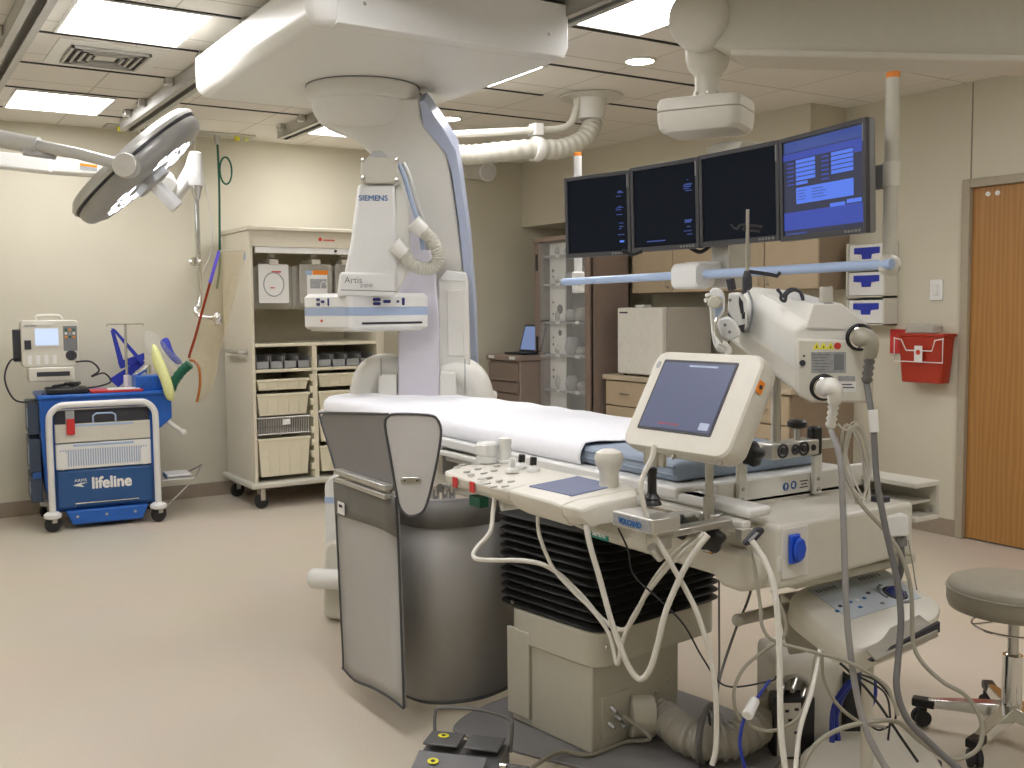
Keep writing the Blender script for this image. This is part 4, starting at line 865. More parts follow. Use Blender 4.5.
# small joystick box
t = T('joystick_box', 'small silver joystick box with a black stick beside the mushroom knob', 'joystick', (1.80, 2.06, .86))
jm = Matrix.Translation(PX(646, 517, 1.57)) @ Matrix.Rotation(.05, 4, 'Z')
MB().box(-.045, .045, -.072, .072, -.026, .010, jm).out('housing', 'alu', t, bev=.003)
MB().box(-.0465, -.045, -.066, .066, -.022, .006, jm).out('front_label', 'labelgrey', t)
txt('VOLCANO', FR(jm @ V((-.048, .045, -.015)), (-1, 0, 0)), .019, 'inkblue', t, bold=.0012, sx=.9)
jb = PX(652, 511, 1.575)+V((0, 0, .016)); MB().lathe(jb, (0, 0, 1), [(.024, 0), (.022, .006), (.017, .012), (.02, .016), (.014, .024), (.011, .03), (.011, .072), (.013, .078), (.012, .088), (.005, .092)], 18).out('stick', 'black', t)
MB().box(-.02, .24, -.06, -.02, -.045, -.026, jm).box(-.02, .03, -.06, -.02, -.07, -.03, jm).out('clamp', 'steel', t, bev=.004); MB().cyl(jm @ V((-.03, -.05, -.06)), jm @ V((0, -.05, -.09)), .012).out('clamp_screw', 'steel', t)

# ================================================================== MONITOR BANK AND ITS BOOM
ex_ = [(565, 2.60), (631, 2.68), (699.5, 2.705), (780, 2.69), (867, 2.60)]
edge = [PX(x, 200, X) for x, X in ex_]
zt_ = [(180, 259), (168, 254), (157, 246.5), (139, 241), (118, 233.5)]
labs = ('far left flat monitor of the four, nearly black screen', 'second flat monitor from the left, nearly black screen', 'third flat monitor from the left, black, behind an IV pole tip,', 'rightmost flat monitor showing a bright blue form')
for i in range(4):
    a, b = edge[i], edge[i+1]
    tz = (PX(ex_[i][0], zt_[i][0], a.x).z+PX(ex_[i+1][0], zt_[i+1][0], b.x).z)/2; bz = (PX(ex_[i][0], zt_[i][1], a.x).z+PX(ex_[i+1][0], zt_[i+1][1], b.x).z)/2
    c = V(((a.x+b.x)/2, (a.y+b.y)/2, (tz+bz)/2)); u = V((b.x-a.x, b.y-a.y, 0)); Wm = u.length-.004; Hm = tz-bz; n = u.normalized().cross(V((0, 0, 1)))
    n = V((n.x, n.y, -.035)).normalized()
    t = T('monitor', labs[i]+' above the rail', 'monitor', (c.x, c.y, c.z-Hm/2), 'flat monitors hanging in a row')
    M = FR(c, n); 
    MB().pl(rp(Wm, Hm, .008, 3), M, .026, -.036).out('back_housing', 'bezelside', t, bev=.008)
    bw = .016
    fr_ = MB()
    for x0, x1, y0, y1 in ((-Wm/2, -Wm/2+bw, -Hm/2, Hm/2), (Wm/2-bw, Wm/2, -Hm/2, Hm/2), (-Wm/2+bw, Wm/2-bw, Hm/2-bw, Hm/2), (-Wm/2+bw, Wm/2-bw, -Hm/2, -Hm/2+bw*1.2)): fr_.box(x0, x1, y0, y1, -.012, .004, M)
    fr_.out('bezel', 'bezel', t, bev=.002)
    s_ = MB().box(-Wm/2+bw, Wm/2-bw, -Hm/2+bw, Hm/2-bw, -.008, -.003, M).out('screen', 'screen_ui' if i == 3 else 'screen_off', t)
    for k in range(5): MB().box(Wm/2-.10+.016*k, Wm/2-.09+.016*k, -Hm/2+.006, -Hm/2+.014, .003, .006, M).out('button', 'bezelside', t)
    MB().box(Wm/2-.015, Wm/2-.009, Hm/2-.07, Hm/2-.015, .0035, .005, M).out('bezel_mark', 'inkgrey', t)
    def R_(x0, x1, y0, y1, m_, nm='screen_block', z=-.0028): # fractions of the screen
        w_, h_ = Wm-2*bw, Hm-2*bw; return MB().box(-w_/2+x0*w_, -w_/2+x1*w_, -h_/2+y0*h_, -h_/2+y1*h_, -.003, z+.0008, M).out(nm, m_, s_)
    if i == 3:
        R_(.02, .98, .88, .99, 'ui_faint', 'title_bar'); R_(0, 1, .80, .87, 'ui_blue', 'menu_bar'); R_(.62, .99, .93, .985, 'ui_blue', 'tool_bar')
        R_(0, 1, .06, .25, 'ui_blue', 'status_area'); R_(.02, .3, .012, .03, 'ui_faint', 'status_line')
        for k in range(5): R_(.17, .42, .755-.045*k, .79-.045*k, 'ui_light', 'form_field'); R_(.62, .88, .755-.045*k, .79-.045*k, 'ui_light', 'form_field')
        R_(.17, .32, .53, .56, 'ui_light', 'form_field'); R_(.17, .88, .33, .50, 'ui_light', 'form_box')
        for k in range(6): R_(.05, .14, .76-.045*k, .775-.045*k, 'ui_blue', 'field_caption'); R_(.5, .59, .76-.045*k, .775-.045*k, 'ui_blue', 'field_caption')
        for k in range(4): R_(.19, .30-.02*(k % 2), .46-.03*k, .468-.03*k, 'ui_faint', 'form_text', -.002); R_(.38, .52+.03*(k % 2), .46-.03*k, .468-.03*k, 'ui_faint', 'form_text', -.002)
        R_(.60, .78, .245, .285, 'ui_light', 'form_button'); R_(.80, .97, .26, .30, 'ui_light', 'form_button')
        R_(.89, .98, .74, .80, 'ui_blue', 'form_button')
    if i in (0, 1):
        random.seed(i+5)
        for k in range(14 if i == 0 else 18): yv = (.2+.6*random.random()) if i == 0 else (.1+.25*random.random() if k < 9 else .55+.3*random.random()); R_(.80+.06*random.random(), .88+.06*random.random(), yv, yv+.010, 'ui_faint', 'screen_text')
        if i == 0: R_(.86, .93, .12, .145, 'ui_light', 'screen_mark')
        else: R_(.2, .5, .07, .085, 'ui_faint', 'screen_text')
t = T('monitor_boom', 'thick grey ceiling boom with white column, blue rail and two posts carrying the monitors', 'boom', (2.8, 3.0, 1.4))
J = PD(708, 26, 3.90)
E1 = PD(1010, 22, 3.45); E2 = E1+(E1-J)*.25
bd = (E2-J).normalized()
def rring(c, ax, w_, h_, r): 
    M = FR(c, ax); return [M @ V((x, y, 0)) for x, y in rp(w_, h_, r, 6)]
MB().loft([rring(J+bd*s, bd, .26, h, .04) for s, h in ((.05, .20), (.12, .25), (1.2, .30), ((E2-J).length, .30))]).out('boom_arm', 'cream2', t, ang=50)
MB().loft([rring(J+bd*s+V((0, 0, -h)), bd, .24, .03, .012) for s, h in ((.12, .12), (1.2, .145), ((E2-J).length, .145))]).out('arm_underside', 'cream', t)
sd = bd.cross(V((0, 0, 1))).normalized(); sd = sd if sd.dot(FW) < 0 else -sd
MB().lathe(J-sd*.15, sd, [(.02, -.01), (.09, -.01), (.112, .01), (.118, .03), (.118, .27), (.112, .295), (.09, .312), (.01, .318)], 36).out('boom_joint', 'cream', t, ang=60)
MB().lathe(J+V((0, 0, -.09)), (0, 0, -1), [(.085, -.03), (.085, .03), (.075, .07), (.05, .10), (.048, .15), (.054, .16), (.054, .18), (.048, .185), (.048, .21), (.065, .22), (.068, .235), (.04, .24)], 28).out('swivel_neck', 'cream', t)
for a in range(8): MB().lathe(J+V((.052*math.cos(a*PI/4), .052*math.sin(a*PI/4), -.26)), (math.cos(a*PI/4), math.sin(a*PI/4), 0), [(.008, 0), (.006, .006)], 8).out('bolt', 'steel', t)
bc = PD(706, 117, 3.90)
Mb = Matrix.Translation(bc) @ Matrix.Rotation(math.radians(-60), 4, 'Z')
m = MB(); m.loft([[Mb @ V((x*s, y*s, z)) for x, y in rp(.33, .26, .05, 5)] for z, s in ((-.065, .86), (-.05, .96), (-.015, 1), (.012, 1))]).out('junction_box', 'cream', t, bev=.003)
m = MB(); m.loft([[Mb @ V((x*s, y*s, z)) for x, y in rp(.33, .26, .05, 5)] for z, s in ((.014, 1), (.045, 1), (.06, .96))]).out('junction_lid', 'cream', t, bev=.003)
cp = PX(732, 150, 2.87); cx_, cy_ = cp.x, cp.y
MB().box(cx_-.06, cx_+.06, cy_-.05, cy_+.05, 1.50, 2.06).out('column', 'alu', t, bev=.004)
MB().prism([V((cx_-.062, cy_-.12, 2.05)), V((cx_-.062, cy_+.08, 2.05)), V((cx_-.062, cy_+.05, 1.97)), V((cx_-.062, cy_-.05, 1.97))], (.124, 0, 0)).out('gusset', 'cream', t, bev=.004)
zc_ = PX(740, 190, cx_).z
MB().box(cx_-.04, cx_-.01, PX(850, 190, 2.84).y, edge[0].y-.1, 1.78, 1.88).out('cross_bar', 'alu', t, bev=.004)
for i in range(4):
    a, b = edge[i], edge[i+1]; c = (a+b)/2; MB().box(c.x+.055, cx_-.03, c.y-.05, c.y+.05, 1.79, 1.87).out('monitor_mount', 'bezelside', t, bev=.003)
# rail
r0, r1 = PX(564, 282, 2.72), PX(892, 264, 2.72)
MB().tube([r0, r1], .0165, 20).out('blue_rail', 'paleblue', t); MB().ell(r0, .0165, .0165, .0165, n=14, m=8).out('rail_end', 'paleblue', t)
kc = PX(693, 276, 2.72); kd = (r1-r0).normalized()
MB().loft([rring(kc+kd*s, kd, w_, h_, .03) for s, w_, h_ in ((-.085, .07, .07), (-.07, .10, .10), (.04, .105, .105), (.07, .10, .09))]).out('rail_clamp', 'enamel', t, ang=40)
MB().box(kc.x, cx_+.03, kc.y-.06, kc.y+.06, kc.z-.01, kc.z+.055).out('clamp_arm', 'enamel', t, bev=.01)
for s in (-.04, .01): q = kc+kd*s+V((0, 0, -.02)); MB().lathe(q-V((.053*.6, .053*.6, 0)), (-.6, -.8, 0), [(.010, 0), (.008, .02)], 10).out('clamp_knob', 'labelwhite', t)
# posts
DL = (PX(578, 220, 2.84)-O0).dot(FW); lp = PD(578, 220, DL)
MB().cyl((lp.x, lp.y, PD(578, 282, DL).z), (lp.x, lp.y, PD(578, 157, DL).z), .019, .019, 20).out('post', 'enamel', t); zz = PD(578, 157, DL).z
MB().cyl((lp.x, lp.y, zz), (lp.x, lp.y, zz+.018), .018).out('orange_cap', 'orange', t, bev=.003)
MB().cyl((lp.x, lp.y, 1.50), (lp.x, lp.y, 1.60), .03).out('post_socket', 'white', t, bev=.008)
DR = (PX(889, 190, 2.76)-O0).dot(FW); rp_ = PD(891, 190, DR); zz = PD(888, 80, DR).z
MB().cyl((rp_.x, rp_.y, PD(891, 270, DR).z), (rp_.x, rp_.y, zz), .0235, .0215, 24).out('post', 'cream2', t)
MB().lathe((rp_.x, rp_.y, zz), (0, 0, 1), [(.021, 0), (.021, .018), (.012, .02)], 20).out('orange_cap', 'orange', t)
MB().cyl((rp_.x, rp_.y, PD(891, 187, DR).z), (rp_.x, rp_.y, PD(891, 162, DR).z), .026, .026, 24).out('post_collar', 'cream', t, bev=.002)
pz = PD(880, 176, DR); MB().box(rp_.x-.012, rp_.x+.012, rp_.y+.01, rp_.y+.18, pz.z-.038, pz.z+.038).out('post_bracket', 'bezelside', t, bev=.002)
MB().ell(PD(889, 265, DR), .045, .03, .035).out('rail_socket', 'cream', t); MB().cyl(PD(889, 265, DR), PD(899, 265, DR), .022).out('rail_knob', 'cream', t, bev=.003)
for pxs, lab in ((((622, 251), (632, 254), (642, 251)), 'first'), (((686, 245), (700, 252), (712, 244)), 'second')):
    MB().tube(cr([PD(x, y, 3.95) for x, y in pxs], 6), .008, 8).out('monitor_cable', 'cableblack', t)

# ================================================================== INJECTOR
PI0 = V((2.21, 2.02, 1.06))
DI = 2.66
t = T('contrast_injector', 'white injector head on a steel pole with a thick grey and a white cable', 'injector', (2.2, 2.02, 1.06))
nE = nrm(232, -4); pE = PD(835, 385, DI)
Mi = FR(pE, nE); iM = Mi.inverted()
def loc2(px, D=None, plane=True):
    out_ = []
    for x, y in px: q = iM @ PP(x, y, pE, nE); out_.append((q.x, q.y))
    return out_
lower_e = loc2([(800, 362), (874, 352), (868, 430), (812, 434), (799, 425)])
upper_e = loc2([(795, 338), (800, 322), (860, 320), (873, 330), (873, 365), (800, 372), (795, 366)])
Hc = PD(738, 325, 3.05); av = Hc-PD(820, 350, DI)      # body axis toward the syringe end
def sect(pts, o, s): 
    c = V((sum(p[0] for p in pts)/len(pts), sum(p[1] for p in pts)/len(pts), 0)); return [Mi @ V((c.x+(p[0]-c.x)*s, c.y+(p[1]-c.y)*s, 0))+o for p in pts]
def body(e_px, far_px, Df, m_, nm, steps=6, bow=0):
    e = [PP(x, y, pE, nE) for x, y in e_px]; fz = [PD(x, y, Df) for x, y in far_px]
    rings = [[a.lerp(b, k/steps)+V((0, 0, bow*math.sin(PI*k/steps))) for a, b in zip(e, fz)] for k in range(steps+1)]
    return MB().loft(rings).out(nm, m_, t, bev=.014, seg=4, ang=45)
body([(797, 362), (798, 394), (812, 402), (864, 402), (869, 396), (873, 360)], [(728, 322), (728, 338), (735, 344), (790, 344), (794, 338), (794, 322)], 3.0, 'cream', 'lower_body')
body([(795, 330), (795, 366), (800, 374), (874, 366), (875, 342), (868, 326), (806, 322)], [(740, 295), (732, 326), (738, 334), (800, 330), (802, 310), (796, 290), (752, 286)], 3.0, 'white', 'upper_body')
body([(806, 328), (806, 332), (866, 332), (868, 324), (842, 304), (814, 304)], [(760, 294), (760, 302), (800, 304), (802, 300), (797, 292), (756, 292)], 2.95, 'white', 'top_hump')
def onE(x, y, d=.0): return PP(x, y, pE+nE*d, nE)
# seam between upper and lower shells
EO = .016
def lab_(x0, y0, x1, y1, m_, nm, d=EO, th=.001): return MB().prism([onE(x0, y0, d), onE(x1, y0, d), onE(x1, y1, d), onE(x0, y1, d)], nE*th).out(nm, m_, t)
MB().prism([onE(796, 338, .0), onE(874, 341, .0), onE(872, 396, .0), onE(866, 402, .0), onE(810, 402, 0), onE(797, 395, 0)], nE*EO).out('end_plate', 'cream', t, bev=.006)
for k in range(4):
    c = onE(816.5+7*k, 346, EO); Mt = FR(c, nE)
    if k < 3: MB().pl([(-.010, -.008), (.010, -.008), (0, .010)], Mt, .001).out('warning_triangle', 'yellow', t); MB().pl([(-.002, -.005), (.002, -.005), (.001, .004)], Mt, .0014).out('triangle_mark', 'ink', t)
    else: MB().pl(circ(.009, 14), Mt, .001).out('red_mark', 'inkred', t)
lab_(811, 352, 846, 373, 'labelgrey', 'type_plate'); lab_(834, 354, 844, 370, 'inkgrey', 'type_plate_print', EO+.001)
for k in range(6): lab_(812.5, 354+3*k, 830-(k % 3)*3, 355+3*k, 'inkgrey', 'type_plate_print', EO+.001)
lab_(838, 376, 855, 381, 'labelgrey', 'barcode_label'); lab_(840, 382, 856, 392, 'labelwhite', 'white_label'); lab_(842, 384, 852, 385, 'ink', 'label_print', EO+.001); lab_(842, 387, 854, 388, 'ink', 'label_print', EO+.001)
MB().cyl(onE(802.5, 363, EO-.002), onE(802.5, 363, EO+.004), .008).out('lock', 'ink', t); MB().cyl(onE(804, 356, EO-.002), onE(804, 356, EO+.002), .003).out('screw', 'ink', t)
# screws and side recess
# cable connectors
def conn(x, y, px_, m_, cuff, rad=.032):
    c = onE(x, y, EO-.004); MB().lathe(c, nE, [(.034, 0), (.036, .006), (.031, .01)], 24).out('connector_ring', 'black', t)
    MB().lathe(c, nE, [(.028, .008), (.028, .018), (.025, .02)], 24).out('connector_thread', 'chrome', t)
    path = cr([c+nE*.012]+[PD(a, b, D) for a, b, D in px_], 6); N_ = len(path)
    MB().tube(path, .02, 18, rad=[.024-.009*max(0, (i/N_-.35))/.65 for i in range(N_)]).out('elbow_plug', m_, t, ang=60)
    e = path[-1]; d_ = (path[-1]-path[-3]).normalized()
    m = MB(); m.lathe(e, d_, [(.014, 0)]+[(.0145 if k % 2 else .010, .004+.008*k) for k in range(9)], 14).out('strain_relief', cuff, t, ang=80)
    return e+d_*.07
e1 = conn(823, 387, [(831, 387, 2.56), (835, 392, 2.55), (834, 403, 2.56)], 'white', 'white')
e2 = conn(859, 337, [(866, 338, 2.56), (871, 344, 2.55), (870, 357, 2.56)], 'cabletaupe', 'cablegrey')
# syringe head at the far end
def tr(px, D, d, m_, nm, yaw=222, **k): return slab(px, PD(730, 320, D), yaw, d).out(nm, m_, t, **k) if 0 else slab(px, PD(730, 320, D), yaw, d, MB()).out(nm, m_, t, **k)
tr([(728.5, 293), (740, 292), (746, 300), (747, 328), (741, 333), (738, 326), (732, 320), (727.5, 310)], 2.85, .09, 'enamel', 'clamp_upper', bev=.007, seg=3)
tr([(718, 319), (728, 316), (735, 321), (740, 330), (742, 335), (730, 341), (721, 337), (717, 326)], 2.83, .10, 'enamel', 'clamp_lower', bev=.007, seg=3)
tr([(727, 313), (734, 320), (737, 326), (745, 324), (744, 333), (739, 331), (733, 327)], 2.845, .05, 'ink', 'clamp_gap')
tr([(739, 296), (743, 302), (744, 312), (741, 314), (739, 304)], 2.845, .02, 'ink', 'clamp_slot'); tr([(742, 313), (745, 312), (745, 319), (742, 319)], 2.84, .02, 'ink', 'clamp_slot')
for x, y in ((725, 325), (729.5, 332), (730, 300)): MB().cyl(PD(x, y, 2.80), PD(x, y, 2.85), .0045).out('clamp_screw', 'inkgrey', t)
tr(smoothpx([(709, 294), (713, 288), (720, 289), (724, 296), (724, 312), (718, 320), (716, 336), (720, 341), (730, 347), (728, 353), (717, 351), (712, 338), (709.5, 312)], 3), 2.80, .022, 'enamel', 'front_flange', bev=.005)
tr([(714, 296), (722, 296), (723, 309), (716, 319), (714, 308)], 2.793, .006, 'paleblue', 'flange_window', bev=.002)
MB().cyl(PD(714, 302, 2.76), PD(718, 302, 2.80), .017, .017, 16).out('flange_knob', 'hose', t, bev=.003)
for x, y in ((708, 296), (706.5, 301), (710, 305)): MB().cyl(PD(x+4, y, 2.80), PD(x-1, y-1, 2.78), .008, .006, 12).out('roller_pin', 'white', t)
MB().tube(cr([PD(x, y, 2.77) for x, y in ((717, 318), (715, 326), (717, 336), (722, 343))], 5), .005, 8).out('lever_bar', 'chrome', t)
MB().tube(cr([PD(x, y, 2.79) for x, y in ((719, 342), (725, 345), (729, 350), (728, 355))], 5), .009, 10).out('flange_foot', 'white', t)
MB().box(-.008, .008, -.01, .01, -.012, .022, Matrix.Translation(PD(731.5, 286, 2.86)) @ Matrix.Rotation(-.25, 4, 'Y')).out('release_catch', 'ink', t, bev=.002)
MB().tube(cr([PD(x, y, D) for x, y, D in ((748, 291, 2.94), (752, 302, 2.90), (752, 316, 2.88), (748, 333, 2.88))], 4), .0035, 6).out('collar_seam', 'inkgrey', t)
# side recess, glass cup, cable hooks, pole
m = MB(); 
MB().lathe(PD(826, 304.5, 2.67), (0, 0, 1), [(.034, -.004), (.034, .002), (.026, .003), (.018, .004)], 20).out('cup_ring', 'ink', t); MB().lathe(PD(826, 304, 2.67), (0, 0, 1), [(.018, 0), (.017, .045), (.016, .045), (.016, .002)], 20).out('glass_cup', 'packet', t)
MB().tube(cr([PD(x, y, 2.72) for x, y in ((802, 317), (803, 302), (801, 293), (794, 290), (787, 294), (785, 301), (781, 299), (781, 294), (777, 289))], 6), .0045, 8).tube(cr([PD(x, y, 2.74) for x, y in ((803, 300), (799, 291), (791, 289), (785, 293), (783, 298))], 6), .004, 8).out('cable_hook', 'ink', t)
pp = PY(776, 430, 1.99)
MB().cyl((pp.x, pp.y, 1.03), (pp.x, pp.y, 1.28), .0135, .0135, 18).out('support_pole', 'steel', t)
# IV pole tip and holder
t = T('iv_pole', 'slim steel IV pole with black hooks in front of the third monitor', 'iv pole', PD(747, 330, 3.0))
b_ = PD(747, 293, 3.0); T_ = PD(747, 210, 3.0)
MB().cyl((b_.x, b_.y, b_.z), (b_.x, b_.y, T_.z), .006, .005, 12).out('pole', 'steel', t)
MB().cyl((b_.x, b_.y, b_.z-.05), (b_.x, b_.y, b_.z+.045), .014, .014, 16).cyl((b_.x, b_.y, b_.z+.045), (b_.x, b_.y, b_.z+.065), .014, .009, 16).out('holder', 'ink', t)
MB().tube([PD(x, y, 3.0) for x, y in ((745, 271), (760, 273), (770, 274.5), (777, 276), (780, 272.5))], .006, 8).out('hook_arm', 'ink', t)
MB().tube(cr([PD(x, y, 2.99) for x, y in ((747, 227), (740, 225), (737, 229), (733, 227), (731, 224))], 4), .003, 6).tube([PD(x, y, 2.99) for x, y in ((743, 225), (762, 227))], .005, 6).tube([PD(x, y, 2.99) for x, y in ((743, 229), (760, 231))], .005, 6).out('clip', 'ink', t)

# ================================================================== STOOL
t = T('rolling_stool', 'round taupe rolling stool with a chrome five-star base', 'stool', (3.10, 1.87, 0))
sx, sy = 3.11, 1.855
MB().lathe((sx, sy, .437), (0, 0, 1), [(.02, 0), (.17, 0), (.198, .008), (.205, .03), (.205, .07), (.198, .088), (.18, .095), (.1, .098), (.005, .098)], 48).out('seat_cushion', 'seat', t, ang=70)
MB().tube([(sx+.204*math.cos(a*PI/24), sy+.204*math.sin(a*PI/24), .507) for a in range(48)], .004, 6, True).out('piping', 'hosegrey', t)
MB().cyl((sx, sy, .26), (sx, sy, .44), .017).out('gas_lift', 'steel', t); MB().cyl((sx, sy, .09), (sx, sy, .29), .031, .031, 24).cyl((sx, sy, .285), (sx, sy, .295), .028, .02).out('column', 'chrome', t)
MB().tube([(sx+.125*math.cos(a*PI/16), sy+.125*math.sin(a*PI/16), .385) for a in range(32)], .004, 8, True).out('adjuster_ring', 'chrome', t)
MB().tube([(sx+.125*math.cos(2.4), sy+.125*math.sin(2.4), .385), (sx, sy, .405)], .004, 6).tube([(sx+.125*math.cos(5.5), sy+.125*math.sin(5.5), .385), (sx, sy, .405)], .004, 6).out('adjuster_spoke', 'chrome', t)
for k in range(5):
    a = math.radians(118+72*k); d_ = V((math.cos(a), math.sin(a), 0)); p_ = V((-d_.y, d_.x, 0)); c = V((sx, sy, 0))
    rings = []
    for s, z, w_, h_ in ((.02, .105, .03, .045), (.14, .095, .026, .035), (.26, .082, .018, .026)):
        o_ = c+d_*s+V((0, 0, z)); rings.append([o_+p_*u*w_+V((0, 0, v*h_/2)) for u, v in ((-1, -1), (1, -1), (.8, 1), (-.8, 1))])
    lg = MB().loft(rings).out('base_leg', 'chrome', t, bev=.003)
    q = c+d_*.275; MB().box(-.045, .03, -.02, .02, .066, .096, Matrix.Translation(q) @ Matrix.Rotation(a, 4, 'Z')).out('leg_tip', 'black', lg, bev=.006)
    cs = MB().box(-.012, .012, -.016, .016, .04, .066, Matrix.Translation(q) @ Matrix.Rotation(a+.6, 4, 'Z')).out('caster', 'black', t)
    ax = V((math.sin(a+.6), -math.cos(a+.6), 0)); MB().lathe(q+V((0, 0, .028))-ax*.024, ax, [(.016, 0), (.027, .003), (.027, .018), (.02, .02), (.02, .028), (.027, .03), (.027, .045), (.016, .048)], 18).out('wheel', 'rubber', cs)

# ================================================================== CREAM CONTROL UNIT ON A FLOOR STAND
def PC_(x, y, D): return PD(x, y, D+.15)
t = T('stand_console', 'cream tilted console with a blue trackball on a floor stand, table end', 'console', (2.45, 1.75, 0)); SC = t
# slanted top built in its own frame
TL, TR, BRc, BL = PC_(800, 592, 2.66), PC_(886, 569, 2.84), PC_(940, 606, 2.68), PC_(852, 642, 2.42)
ux = ((TR-TL)+(BRc-BL)).normalized(); vy = ((TL-BL)+(TR-BRc)).normalized(); nn = ux.cross(vy).normalized()
if nn.z < 0: nn = -nn
ctr = (TL+TR+BRc+BL)/4
vy = nn.cross(ux).normalized(); Mc = Matrix((ux, vy, nn)).transposed().to_4x4(); Mc.translation = ctr; iMc = Mc.inverted()
def proj(x, y, d=0): q = PP(x, y, ctr+nn*d, nn); r = iMc @ q; return (r.x, r.y)
out_px = smoothpx([(793, 600), (800, 588), (840, 575), (880, 567), (889, 570), (915, 585), (938, 602), (941, 609), (936, 618), (915, 628), (880, 642), (858, 650), (848, 645), (820, 622)], 3)
op = [proj(x, y) for x, y in out_px]
cxx = sum(p[0] for p in op)/len(op); cyy = sum(p[1] for p in op)/len(op)
def oring(s, z): return [Mc @ V((cxx+(p[0]-cxx)*s, cyy+(p[1]-cyy)*s, z)) for p in op]
MB().loft([oring(.98, -.075), oring(1.0, -.05), oring(1.0, -.012), oring(.97, -.002), oring(.92, 0)]).out('housing', 'cream', t, ang=50)
inner = [proj(x, y, .0) for x, y in ((808, 590), (862, 576), (888, 572), (921, 598), (905, 603), (860, 617), (850, 620))]
MB().pl(inner, Mc, .002, .0005).out('keypad', 'bluegrey', t).data.materials[0] = mat('keypad', (.52, .57, .62), .45)
def kp(x0, y0, w_, h_, m_, nm): c = proj(x0, y0); return MB().pl(rp(w_, h_, .001, 1, c[0], c[1]), Mc, .0015, .0024).out(nm, m_, t)
for k in range(6): kp(817+3.4*k, 592.5-.95*k, .007, .014, 'inkgrey', 'key_legend'); kp(860+3.6*k, 580-.9*k, .007, .014, 'inkgrey', 'key_legend')
for x, y, m_ in ((843, 580, 'inkblue'), (848, 578.5, 'labelwhite'), (840, 607, 'ink'), (850, 603, 'inkblue'), (857, 601, 'labelwhite'), (864, 599, 'inkblue'), (846, 598, 'ink'), (860, 608, 'inkblue'), (837, 612, 'inkblue'), (868, 594, 'ink'), (882, 604, 'inkgrey'), (905, 593, 'inkgrey'), (880, 586, 'inkgrey')): kp(x, y, .012, .009, m_, 'key_symbol')
c = proj(895, 594); MB().lathe(Mc @ V((c[0], c[1], .002)), nn, [(.036, 0), (.033, .004)], 26).out('trackball_ring', 'ink', t); MB().ell(Mc @ V((c[0], c[1], -.006)), .029, .029, .029).out('trackball', 'darkblue', t)
for a0, a1 in ((110, 190), (230, 330)): MB().tube([Mc @ V((c[0]+.046*math.cos(math.radians(a0+(a1-a0)*k/8)), c[1]+.046*math.sin(math.radians(a0+(a1-a0)*k/8)), .002)) for k in range(9)], .005, 6).out('curved_button', 'inkgrey', t)
# dark slot tray on the front right
def slabD(px, d, m_, nm, **k): return MB().prism([PC_(x, y, D) for x, y, D in px], d).out(nm, m_, t, **k)
slabD([(869, 661, 2.36), (940, 622, 2.46), (940, 632, 2.46), (873, 662, 2.36)], FW*.015, 'ink', 'tray_gap')
slabD([(874, 659, 2.355), (938, 629, 2.455), (939, 637, 2.455), (912, 649, 2.42), (877, 663, 2.355)], FW*.12+V((0, 0, .012)), 'hosegrey', 'tray', bev=.004)
slabD([(850, 640, 2.46), (872, 640, 2.48), (870, 662, 2.49), (858, 662, 2.46)], FW*.10, 'cream', 'housing_corner', bev=.012)
slabD([(793, 602, 2.66), (840, 638, 2.5), (864, 655, 2.47), (862, 662, 2.47), (838, 655, 2.5), (830, 640, 2.53), (812, 625, 2.62), (794, 615, 2.67)], FW*.15, 'cream', 'side_skirt', bev=.008)
# bracket plates and grab bar
MB().tube([PC_(738, 620, 2.55), PC_(792, 607, 2.72)], .016, 14).ell(PC_(738, 620, 2.55), .017, .017, .017, n=12, m=8).out('grab_bar', 'hosegrey', t)
slabD([(776, 596, 2.8), (800, 592, 2.8), (826, 640, 2.8), (824, 650, 2.8), (790, 655, 2.8)], FW*.02, 'hosegrey', 'support_plate', bev=.003)
pb = PZ(905, 740, 0); MB().cyl(PC_(868, 660, 2.62), (PC_(868, 660, 2.62).x, PC_(868, 660, 2.62).y, .05), .016, .016, 18).out('stand_post', 'cream', t)
# stand base, low white housing
bz = [PZ(x, y, .07) for x, y in ((800, 762), (812, 742), (848, 728), (880, 724), (912, 735), (938, 757), (945, 790), (900, 820), (830, 815))]
MB().prism([V((p.x, p.y, .012)) for p in cr(bz, 3, True)], (0, 0, .06)).out('stand_base', 'cream', t, bev=.018, seg=3)
for px in ((815, 756), (935, 765), (880, 735)): p = PZ(px[0], px[1], 0); MB().cyl((p.x, p.y, 0), (p.x, p.y, .012), .02).out('foot', 'black', t)

# power unit under the console
t = T('power_unit', 'grey power box with white connector panel and blue cables under the console', 'power unit', (2.38, 1.95, 0))
c0 = PZ(788, 752, 0.0)
Mu = Matrix.Translation(PZ(778, 757, 0)) @ Matrix.Rotation(math.radians(-32), 4, 'Z')
MB().box(.0, .24, .05, .30, .0, .30, Mu).out('housing', 'fridge', t, bev=.03, seg=3)
MB().box(.22, .31, .02, .28, .0, .26, Mu).out('dark_side', 'rubber', t, bev=.01)
MB().box(-.02, .11, -.02, .05, .0, .20, Mu).out('connector_box', 'black', t, bev=.004)
MB().box(-.01, .065, -.024, -.02, .01, .185, Mu).out('connector_panel', 'cablewhite', t, bev=.002)
for x, z in ((.02, .16), (.05, .165), (.03, .13), (.05, .09)): MB().box(x-.006, x+.006, -.027, -.024, z-.004, z+.004, Mu).out('socket', 'ink', t)
for x, z in ((.03, .22), (.07, .24), (.10, .21)): MB().cyl(Mu @ V((x, .05, z)), Mu @ V((x-.03, -.01, z-.02)), .012, .009, 12).out('cable_plug', 'steel', t)
MB().tube([Mu @ V((.06+.045*math.cos(a*PI/10), .04, .21+.035*math.sin(a*PI/10))) for a in range(20)], .008, 8, True).out('coiled_lead', 'hosegrey', t)
